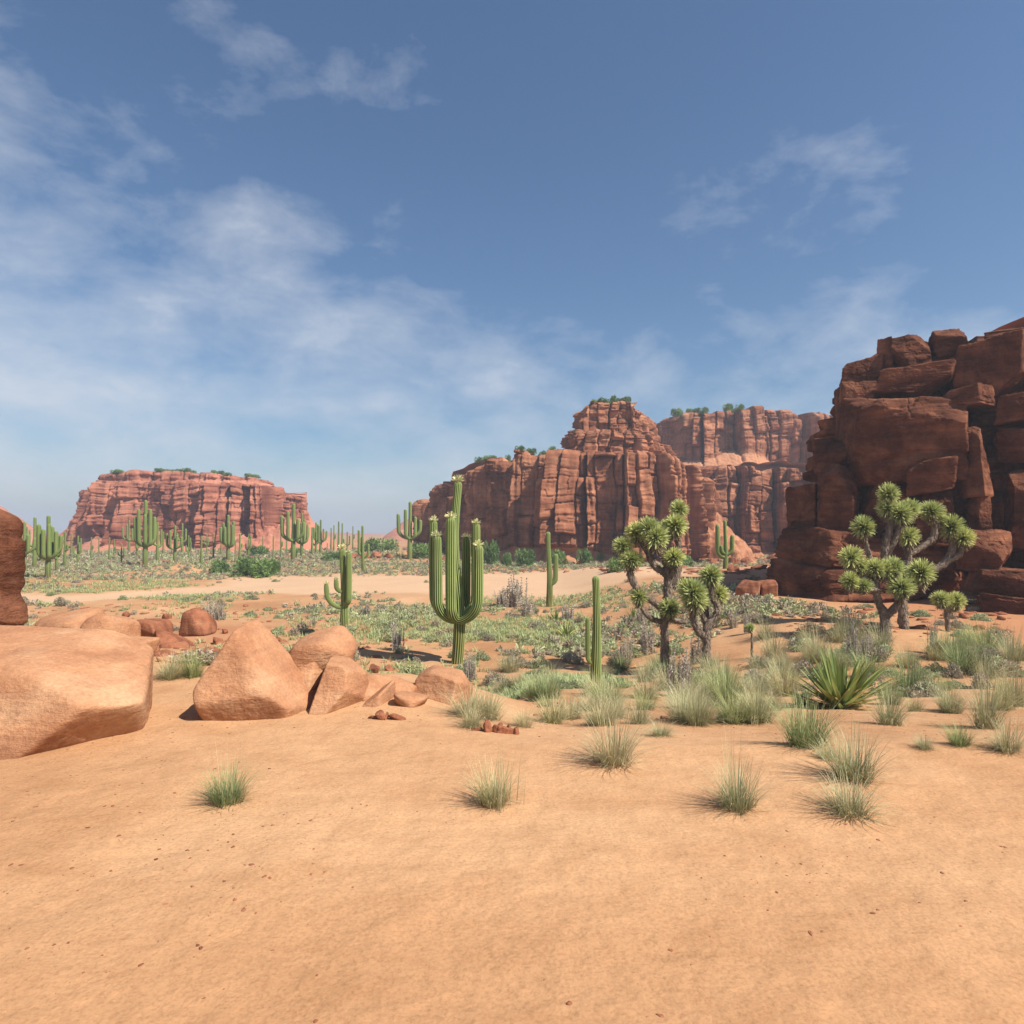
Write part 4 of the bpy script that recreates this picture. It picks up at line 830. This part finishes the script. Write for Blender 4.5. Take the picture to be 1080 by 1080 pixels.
def stalk_mesh(seed):
    g = np.random.default_rng(seed); mb = MB()
    for i in range(24):
        a = g.uniform(0, 6.28); r = 0.30 * math.sqrt(g.random()); b = np.array([math.cos(a) * r, math.sin(a) * r, 0]); h = g.uniform(.45, 1.0) * (1 - r * 0.9); d = np.array([math.cos(a) * .15 * g.random(), math.sin(a) * .15 * g.random(), 1])
        P = [b + d * h * t for t in (0, .25, .5, .75, 1)]; v, q, t = tube(P, [.010, .012, .012, .009, .003], 5, 0, 0, .25, i); mb.add(v, q, np.clip(g.normal(.5, .25), 0, 1))
        for kk in range(1, 12):
            vv, qq, tt = spikes(b + d * h * kk / 11.5, .012, 9, .085 * (1 - .05 * kk), .009, .25, seed + i * 17 + kk); mb.add(vv, qq, tt)
    return mb.mesh('dry_stalk_clump', M['stalk'], False)
STK = [stalk_mesh(600), stalk_mesh(601)]
def agave(px, py, wpx, label, n=60, dry=True, seed=0, sink=0.02):
    x, y, z = gp(px, py); s = wpx * y / F * 0.55; root = rootobj('agave', label, 'agave', (x, y, z - sink)); g = np.random.default_rng(seed + 700)
    def leaf(mb, az, el, L, w, curl, t):
        d = np.array([math.cos(az), math.sin(az), 0]); sd = np.array([-math.sin(az), math.cos(az), 0]); P = []; pos = d * 0.05 * L; a = el
        prof = [.75, 1.0, .92, .7, .4, .06]
        for k in range(6):
            up = np.array([0, 0, 1]) * math.cos(a) - d * math.sin(a); w_ = w * prof[k]
            P += [pos - sd * w_ + up * w_ * .35, pos, pos + sd * w_ + up * w_ * .35]; pos = pos + (d * math.cos(a) + np.array([0, 0, math.sin(a)])) * L / 5; a -= curl / 5
        i = [[3*k, 3*k+1, 3*k+4, 3*k+3] for k in range(5)] + [[3*k+1, 3*k+2, 3*k+5, 3*k+4] for k in range(5)]; mb.add(np.array(P), np.array(i), t)
    mb = MB()
    for i in range(n): 
        el = math.radians(g.uniform(34, 88) if i > n * .25 else g.uniform(12, 45)); leaf(mb, g.uniform(0, 6.28), el, s * g.uniform(.85, 1.2), s * .065, g.uniform(-.15, .35), g.uniform(0, 1))
    link('leaf_rosette', mb.mesh('leaf_rosette', M['agave'], False), root)
    if dry:
        mb = MB()
        for i in range(int(n * 1.2)): leaf(mb, g.uniform(0, 6.28), math.radians(g.uniform(-5, 62)), s * g.uniform(.5, .85), s * .05, g.uniform(.1, .9), g.uniform(0, 1))
        link('dry_leaves', mb.mesh('dry_leaves', M['agavedry'], False), root)
agave(887, 748, 108, 'big agave with broad green blades and dry brown skirt in the right foreground', 75, True, 1)
agave(597, 672, 34, 'dark green agave on open sand left of the column cactus', 26, False, 2)
agave(586, 655, 26, 'small agave just behind the dark green one near the slender saguaro', 22, False, 3)
agave(668, 655, 26, 'small agave near the left of the taller Joshua tree', 22, False, 5)
agave(758, 655, 22, 'small agave right of the shorter Joshua tree', 18, False, 4)

def put(meshes, k, px, py, wpx, hpx, label, cat, name, group=None, rz=None, asp=None):
    x, y, z = gp(px, py); s = y / F; me = meshes[k]
    o = bpy.data.objects.new(name, me); C.objects.link(o); o.location = (x, y, z - 0.01)
    co = np.empty(len(me.vertices) * 3, np.float32); me.vertices.foreach_get('co', co); co = co.reshape(-1, 3); ex = np.percentile(np.abs(co[:, 0]), 97); ez = np.percentile(co[:, 2], 98)
    o.scale = (wpx * s / 2 / ex, wpx * s / 2 / ex, hpx * s / ez); o.rotation_euler = (0, 0, rng.uniform(0, 6.28) if rz is None else rz)
    return tag(o, label, cat, group)
# foreground tufts
T_ = [(240, 846, 58, 36, 2, 'green grass tuft at the bottom left on bare sand'), (520, 848, 62, 42, 0, 'dry grass tuft at the bottom centre on bare sand'),
      (778, 852, 70, 44, 0, 'grass tuft with tall thin stems at the bottom right'), (897, 858, 82, 40, 1, 'dark low tuft at the bottom edge below the big agave'),
      (648, 805, 84, 50, 1, 'wide straw coloured grass clump alone on the sand in the centre foreground'), (697, 776, 40, 16, 3, 'small flat grass clump right behind the straw coloured clump'),
      (900, 822, 82, 50, 0, 'bluish green grass clump in front of the big agave'), (850, 786, 74, 52, 2, 'dense green grass clump at the left foot of the big agave'),
      (800, 762, 62, 42, 1, 'pale grass clump left of the dense green clump'), (938, 764, 52, 40, 3, 'grass clump on the right side of the big agave'),
      (1040, 768, 56, 60, 3, 'tall bushy grass clump at the right edge'), (1070, 745, 40, 44, 0, 'grass clump cut by the right edge behind the bushy one'),
      (958, 730, 46, 38, 2, 'green grass clump right behind the big agave'), (997, 728, 22, 14, 2, 'tiny grass tuft on open sand right of the agave'),
      (1040, 715, 42, 26, 3, 'low grass clump near the right edge'), (1004, 752, 40, 26, 0, 'thin pale grass clump between the agave and the right edge'), (1062, 792, 52, 34, 3, 'low spreading grass clump at the lower right edge'), (975, 790, 30, 16, 1, 'small flat pale grass tuft on the sand at the lower right'), (1012, 786, 36, 24, 2, 'small green grass tuft left of the bushy clump at the right edge'), (872, 800, 34, 20, 3, 'small pale tuft squeezed between the two clumps before the big agave'), (1004, 695, 44, 34, 2, 'grass under the small young Joshua tree'), (1040, 690, 40, 36, 2, 'grass clump before the right ledges'), (1066, 700, 40, 36, 0, 'grass clump at the right edge before the ledges'),
      (765, 745, 56, 44, 2, 'green grass clump below the shorter Joshua tree'), (735, 765, 44, 36, 0, 'pale grass clump right of the centre foreground'),
      (180, 716, 44, 26, 0, 'dry grass in the gap left of the triangular boulder'), (203, 714, 34, 30, 2, 'green grass against the left of the triangular boulder')]
for (px, py, w, h, k, lb) in T_: put(GRASS, k, px, py, w, h, lb, 'grass tuft', 'grass_tuft')
put(GRASS, 4, 778, 852, 40, 88, 'tall thin dry stems rising from the bottom right tuft', 'grass tuft', 'grass_tuft')
put(GRASS, 4, 240, 846, 36, 66, 'few long pale stems in the bottom left tuft', 'grass tuft', 'grass_tuft')
put(GRASS, 4, 528, 848, 50, 66, 'few long bent stems in the bottom centre tuft', 'grass tuft', 'grass_tuft')
# bank of mixed grass across the centre
g = np.random.default_rng(31)
for i in range(78):
    px = g.uniform(492, 830) if i % 3 else g.uniform(620, 850); py = g.uniform(708, 768) - 0.03 * max(0, px - 600)
    if px < 520: py = g.uniform(755, 768)
    sz = g.uniform(18, 46) * (0.75 + 0.4 * (py - 715) / 60)
    k_ = int(g.integers(0, 4)); o = put(GRASS, k_, px, py, sz * 1.25, sz * 0.68, '', 'grass tuft', 'grass_tuft', 'grass clumps of the centre bank')
    where = 'just right of the boulder row' if px < 575 else 'around the foot of the column cactus' if px < 675 else 'below the two Joshua trees' if px < 765 else 'left of the big agave'
    o['label'] = ('larger ' if sz > 36 else 'smaller ') + ['straw coloured', 'pale arching', 'green', 'pale spreading'][k_] + ' grass clump in the bank ' + where
for i in range(40):
    px = g.uniform(800, 1078); py = g.uniform(672, 752); sz = g.uniform(18, 42) * (1 + .3 * (py - 672) / 80)
    if 835 < px < 935 and py > 715: continue
    k_ = int(g.integers(0, 4)); put(GRASS, k_, px, py, sz * 1.15, sz * .8, ['straw coloured', 'pale arching', 'green', 'pale spreading'][k_] + ' grass clump ' + ('behind the big agave' if px < 950 else 'near the right edge') + (' on the upper slope before the dark cliff' if py < 710 else ' on the lower sandy slope'), 'grass tuft', 'grass_tuft', 'grass clumps on the right slope')
# green bushes
BU = [(232, 606, 18, 14, 'dark green bush left of the bush row on the valley floor'), (268, 608, 32, 18, 'widest dark green bush of the row on the valley floor'), (284, 607, 16, 16, None), (258, 605, 16, 16, None), (291, 605, 10, 12, None),
      (400, 583, 34, 14, 'hazy green bush near the far sand mound'), (352, 592, 22, 9, None), (312, 586, 12, 8, None), (272, 586, 22, 10, None), (446, 588, 26, 14, None),
      (519, 596, 18, 24, 'tall bush right of the tallest saguaro at the mesa foot'), (534, 597, 10, 13, None), (554, 598, 22, 18, 'round pale green bush at the mesa foot left of the slender saguaro'), (588, 597, 18, 16, 'bush right behind the slender saguaro'), (617, 596, 17, 16, 'bush with pale leaves at the mesa foot, right of the slender saguaro'), (633, 594, 9, 10, None), (650, 603, 18, 14, None), (722, 598, 16, 12, None)]
for i, (px, py, w, h, lb) in enumerate(BU): put(BSH, i % 2, px, py, w, h, lb or 'small green bush on the valley floor below the mesas', 'bush', 'bush', 'green bushes on the valley floor')
from mathutils.bvhtree import BVHTree
def bvh_of(objs):
    vs_, fs_, off = [], [], 0
    for o in objs:
        me = o.data; co = np.empty(len(me.vertices) * 3, np.float32); me.vertices.foreach_get('co', co); co = co.reshape(-1, 3)
        li = np.empty(len(me.loops), np.int32); me.loops.foreach_get('vertex_index', li); vs_.append(co); fs_.append(li.reshape(-1, 4) + off); off += len(co)
    return BVHTree.FromPolygons(np.concatenate(vs_).tolist(), np.concatenate(fs_).tolist())
def rim_bushes(objs, cols, row0, w, h, lb, grp):
    w *= 1.05; h *= 1.0
    bv = bvh_of(objs); g = np.random.default_rng(len(cols))
    for px in cols:
        row = row0
        while row < row0 + 120:
            d = Vector(((px - 540) / F, 1, (HZ - row) / F)).normalized(); hit = bv.ray_cast(Vector((0, 0, CAMZ)), d)[0]
            if hit: break
            row += 0.4
        if not hit: continue
        p = hit + Vector((hit.x, hit.y, 0)).normalized() * g.uniform(.4, 1.4); top = bv.ray_cast(Vector((p.x, p.y, 80)), Vector((0, 0, -1)))[0]
        if top is None: continue
        s = top.y / F; ww = w * g.uniform(.7, 1.3); o = bpy.data.objects.new('bush', BSH[int(g.integers(0, 2))]); C.objects.link(o)
        o.location = (top.x, top.y, top.z - 0.1); o.scale = (ww * s / 2, ww * s / 2, h * s / 1.3 * g.uniform(.7, 1.2)); o.rotation_euler = (0, 0, px); tag(o, lb, 'bush', grp)
rim_bushes([rimA2], [628, 634, 640, 647, 654, 661], 400, 12, 9, 'bright green bush crowning the central butte', 'bushes on the butte top')
rim_bushes([rimA], [505, 513, 521, 536, 543, 549, 560, 574, 582], 450, 11, 7, 'green bush on the rim of the central mesa left of the butte', 'bushes on the central mesa rim')
rim_bushes([rimB], [714, 721, 728, 735, 743, 768, 775, 781], 410, 12, 8, 'green bush on the rim of the farther mesa', 'bushes on the farther mesa rim')
rim_bushes([rimC], [122, 126, 168, 175, 181, 190, 197, 204, 226, 233, 240, 262, 270], 480, 9, 5, 'small green bush along the top of the left mesa', 'bushes on the left mesa top')

# stalk clumps
SK = [(545, 640, 22, 30, 'tallest grey dried stalks at the edge of the pale wash'), (556, 650, 14, 22, None), (530, 640, 14, 18, None), (599, 655, 12, 18, None), (360, 692, 18, 32, 'grey dried stalks at the foot of the saguaro with the low left arm'), (370, 695, 12, 20, None), (419, 686, 14, 26, None), (221, 652, 14, 20, 'lilac grey stalks on the slope beside the lone dark block'), (232, 654, 12, 16, None), (496, 718, 14, 28, 'grey stalks right beside the trunk of the tallest saguaro'), (386, 650, 12, 14, None),
      (717, 735, 24, 48, 'pale upright stalks in the grass between the column cactus and Joshua trees'), (735, 700, 18, 26, None), (683, 690, 14, 34, None), (676, 660, 10, 22, None), (660, 700, 12, 26, None), (900, 700, 14, 40, 'tall pale stalks just behind the big agave'), (914, 694, 10, 26, None), (984, 690, 10, 34, None), (897, 668, 14, 24, None), (774, 662, 10, 16, None), (788, 668, 7, 22, None)]
for i, (px, py, w, h, lb) in enumerate(SK): put(STK, i % 2, px, py, w, h, lb or 'grey dried stalk clump among the scrub of the slope', 'dry plant', 'dry_stalks', 'dried stalk clumps')

# sagebrush individuals, and the rest as one stuff object
def veg_density(px, py, x, y):
    wm = wash_mask(np.array([x]), np.array([y]))[0]; nn = float(fbm(x * .10, y * .10, 0, 3, 77))
    d = 0.55 + 0.6 * nn
    d *= (1 - wm)
    if px < 300 and py > 640: d *= 0.6
    if 620 < px < 840 and 640 < py < 705: d *= 0.35
    if px < 480 and y < 14: d = 0
    if py < 600: d = 0.95 * (1 - wm)
    return max(0, min(1, d + 0.1))
taken = 0; sage_pts = []
g = np.random.default_rng(5)
while len(sage_pts) < 285:
    px = g.uniform(15, 1078); py = 605 + (735 - 605) * g.random() ** 0.85
    x, y, z = gp(px, py)
    if px > 815 and y > 30: continue
    if y < 8: continue
    if g.random() > veg_density(px, py, x, y): continue
    sage_pts.append((px, py, x, y))
for (px, py, x, y) in sage_pts:
    k = int(g.integers(0, 4)); r = g.uniform(.22, .46) * (0.7 if y < 16 else 1.0); o = bpy.data.objects.new('sagebrush', SHR[k]); C.objects.link(o)
    o.location = (x, y, float(Hg(np.array([x]), np.array([y]))[0]) - .02); o.scale = (r, r, r * g.uniform(.7, 1.15)); o.rotation_euler = (0, 0, g.uniform(0, 6.28))
    where = ('beyond the pale wash' if y > 62 else 'on the slope before the dark cliff' if px > 780 else 'around the Joshua trees' if px > 655 else 'between the tallest saguaro and the column cactus' if px > 490
             else 'near the tallest saguaro and the one with a low arm' if px > 330 else 'on the stony ground behind the left boulders')
    tag(o, ('larger ' if r > .36 else 'small ') + ('dry grey' if k % 2 else 'grey green') + ' shrub ' + where, 'shrub', 'sagebrush scattered over the slope')

def scatter_mesh(name, base_list, pts, mat, smooth=False):
    """merge many small copies: pts = (x, y, z, size, height factor, kind)"""
    P = np.array([p_[:5] for p_ in pts], float); K = np.array([p_[5] for p_ in pts], int); VV, QQ, TT, off = [], [], [], 0
    for k in np.unique(K):
        v, q, t = base_list[k]; S = P[K == k]; n = len(S); a = rng.uniform(0, 6.28, n); c_, s_ = np.cos(a)[:, None], np.sin(a)[:, None]
        w = np.stack([(v[None, :, 0] * c_ - v[None, :, 1] * s_) * S[:, 3:4] + S[:, 0:1], (v[None, :, 0] * s_ + v[None, :, 1] * c_) * S[:, 3:4] + S[:, 1:2], v[None, :, 2] * S[:, 3:4] * S[:, 4:5] + S[:, 2:3]], -1)
        VV.append(w.reshape(-1, 3)); QQ.append((q[None] + (np.arange(n) * len(v))[:, None, None] + off).reshape(-1, q.shape[1])); TT.append(np.clip(t[None] + rng.normal(0, .18, (n, 1)), 0, 1).ravel()); off += n * len(v)
    return raw_mesh(name, np.concatenate(VV), np.concatenate(QQ), mat, smooth, {'tint': np.concatenate(TT)})
def low_shrub(seed, n=64):
    mb = shrub_arrays(n, 1, .9, .40, seed, 6, 0); return np.concatenate(mb.v), np.concatenate(mb.q), np.concatenate(mb.a)
LS = [low_shrub(800 + i) for i in range(5)]
def field(n, ymin, ymax, amin, amax, dens, seed):
    g = np.random.default_rng(seed); u = g.random(n); y = 1 / (1 / ymin + u * (1 / ymax - 1 / ymin)) ; a = g.uniform(amin, amax, n); x = a * y   # even over the picture rows
    k = g.random(n) < dens(x, y); return x[k], y[k], g
def scrub_den(x, y):
    wm = wash_mask(x, y); n_ = fbm(x * .10, y * .10, 0, 3, 77); f = ss(62, 80, y)
    inc = (1 - ss(11.0, 14.5, x) * ss(24, 30, y) * (1 - ss(50, 60, y)))
    clr = 1 - 0.9 * np.exp(-(((x + 4.2) / 3.8) ** 2 + ((y - 25) / 4.2) ** 2) ** 1.5)
    return np.clip(0.10 + 0.75 * n_ + 0.85 * f - .15 * (1 - ss(-.3, -.2, x / y)) * (1 - f), 0, 1) * (1 - wm) * inc * clr
for nm, mt, sd, cnt in (('scrub', 'sage', 61, 13000), ('dry_scrub', 'greysage', 62, 9500)):
    x, y, g = field(cnt, 24, 175, -.80, .80, scrub_den, sd); x2, y2, g = field(cnt // 2, 64, 150, -.80, .35, lambda a, b: .75 * (1 - wash_mask(a, b)) * (0.35 + 0.65 * ss(-.3, .2, fbm(a * .06, b * .06, 0, 3, 97))), sd + 10); x = np.concatenate([x, x2]); y = np.concatenate([y, y2]); z = Hg(x, y)
    sz = g.uniform(.16, .42, len(x)) * (1 + 1.1 * ss(62, 130, y))
    me = scatter_mesh(nm, LS, list(zip(x, y, z - .03, sz, g.uniform(.6, 1.1, len(x)), g.integers(0, 5, len(x)))), M[mt])
    tag(link(nm, me), 'low grey green scrub covering the valley floor' if mt == 'sage' else 'low dry grey scrub covering the valley floor', 'scrub', None, 'stuff')
# fine green ground cover in patches
def tuftlet(seed):
    v, q, t = blades(12, 1.0, 2.4, .12, 1.3, seed, 2); return v, q, t
TL = [tuftlet(900 + i) for i in range(5)]
def cover_den(x, y):
    n_ = fbm(x * .16 + 9, y * .13, 0, 4, 78); a = x / y; wm = wash_mask(x, y)
    d = ss(0.10, 0.34, n_ + 0.18 * (1 - ss(.12, .3, np.abs(a + .02))) * (1 - ss(45, 60, y)) - 0.25 * ss(.2, .35, a) + 0.45 * (1 - ss(.1, .2, np.abs(a + .60))) * ss(40, 46, y) * (1 - ss(60, 75, y)))
    d = np.maximum(d, (0.55 * ss(-.1, .5, n_)) * ss(66, 80, y))
    clr = 1 - 0.97 * np.exp(-(((x + 4.2) / 4.0) ** 2 + ((y - 24.5) / 5) ** 2) ** 2)
    return d * (1 - wm) * clr * (1 - 0.85 * (1 - ss(-.30, -.18, a)) * (1 - ss(38, 44, y)))
x, y, g = field(52000, 16, 150, -.80, .62, cover_den, 63)
keep = ~((x < -1.0) & (y < 17)); x, y = x[keep], y[keep]; z = Hg(x, y); sz = g.uniform(.14, .34, len(x)) * (1 + 0.8 * ss(30, 90, y))
tag(link('ground_cover', scatter_mesh('ground_cover', TL, list(zip(x, y, z - .01, sz, np.full(len(x), 1.0), g.integers(0, 5, len(x)))), M['cover'])), 'pale green low growth in patches over the sand', 'ground cover', None, 'stuff')

# ------------------------------------------------------------------ stones
def stone_mesh(seed, n=10):
    v, f = poly_rock(rand_planes(seed, 12, 1, .8, .6, .6), n, 9, .05, seed); return v, f
ST = [(*stone_mesh(950 + i, 5), None) for i in range(6)]
ST = [(v, f, np.full(len(v), .5)) for v, f, _ in ST]
pts = []
g = np.random.default_rng(77)
def stones(n, px0, px1, py0, py1, s0, s1):
    for i in range(n):
        px, py = g.uniform(px0, px1), g.uniform(py0, py1); x, y, z = gp(px, py); s = g.uniform(s0, s1) * g.uniform(.6, 1.5)
        if y < 9 and px < 500: continue
        pts.append((x, y, z - .15 * s, s, g.uniform(.6, 1), int(g.integers(0, 6))))
stones(420, 30, 430, 636, 700, .05, .13); stones(260, 480, 720, 590, 604, .12, .30); stones(110, 815, 1075, 640, 672, .06, .16); stones(60, 780, 860, 600, 626, .08, .2)
stones(120, 30, 330, 584, 596, .2, .45); stones(60, 430, 480, 640, 660, .06, .14); stones(120, 700, 830, 590, 606, .15, .45); stones(120, 560, 800, 700, 760, .02, .05)
for i in range(5200):
    y_ = g.uniform(2.1, 9.0); x_ = g.uniform(-.85, .85) * y_; s = .003 + .009 * g.random() ** 5
    if fbm(np.array([x_ * .6]), np.array([y_ * .6]), 0, 3, 345)[0] < g.uniform(-.3, .3): continue
    pts.append((x_, y_, float(Hg(np.array([x_]), np.array([y_]))[0]) - .2 * s, s, g.uniform(.5, .9), int(g.integers(0, 6))))
_me = scatter_mesh('stones', ST, pts, M['redstone'], True)
tag(link('stones', _me), 'loose reddish stones strewn over the valley slope', 'stones', None, 'stuff')
# rocks one can tell apart
RK = [(775, 597, 14, 12), (786, 596, 12, 11), (768, 580, 10, 7), (750, 568, 8, 6), (756, 572, 8, 7), (800, 600, 16, 6), (815, 592, 12, 10), (742, 575, 8, 6), (396, 588, 14, 9), (384, 586, 12, 8), (409, 587, 12, 8), (372, 585, 10, 7), (562, 586, 9, 7), (548, 582, 10, 7), (640, 583, 14, 10), (602, 590, 14, 9), (660, 590, 20, 7), (700, 588, 12, 8)]
_g = np.random.default_rng(88)
RK += [(_g.uniform(462, 690), _g.uniform(589, 594), w_, w_ * _g.uniform(.5, .9)) for w_ in _g.uniform(5, 15, 34)] + [(_g.uniform(690, 815), _g.uniform(589, 598), w_, w_ * _g.uniform(.5, .9)) for w_ in _g.uniform(4, 11, 22)] + [(_g.uniform(230, 325), _g.uniform(585, 589), w_, w_ * .6) for w_ in _g.uniform(3, 7, 12)]
for i, (px, py, w, h) in enumerate(RK):
    x, y, z = gp(px, max(py, 589)); s = y / F; v, f = stone_mesh(1000 + i, 16); v = fit(v, 0, 0, w * s, h * s, w * s * .8, 1)
    o = link('rock', raw_mesh('rock', v, f, M['redstone'], True)); o.location = (x, y, z + h * s * .3 + 0); tag(o, 'fallen angular rock resting at the foot of the mesas', 'rock', 'fallen rocks below the mesas')
for i, (px0, py0, px1, py1, lb) in enumerate([(776, 612, 804, 634, 'low slab of shaded rock left of the dark cliff base'), (800, 611, 818, 636, 'dark block against the left foot of the dark cliff')]):
    boulder(px0, py0, px1, py1, 35.0, 1.4, 40 + i, lb, mat='redstone', p=12, name='rock', cat='rock')

# ------------------------------------------------------------------ haze
hz = NT('desert_haze'); hz.n.remove(hz.b)
pv = hz.n.new('ShaderNodeVolumePrincipled'); pv.inputs['Density'].default_value = 0.0009; pv.inputs['Color'].default_value = (0.80, 0.88, 1.0, 1); pv.inputs['Anisotropy'].default_value = 0.2
hz.l.new(pv.outputs[0], hz.n['Material Output'].inputs['Volume'])
X_ = 1600; z0, z1 = -4.0, 46.0
v = np.array([(a, b, c_) for c_ in (z0, z1) for a, b in ((-X_, -X_), (X_, -X_), (X_, X_), (-X_, X_))], float)
q = np.array([(0, 3, 2, 1), (4, 5, 6, 7), (0, 1, 5, 4), (1, 2, 6, 5), (2, 3, 7, 6), (3, 0, 4, 7)])
o = link('haze', raw_mesh('haze', v, q, hz.m, False)); tag(o, 'thin pale haze over the whole valley', 'haze', None, 'stuff')
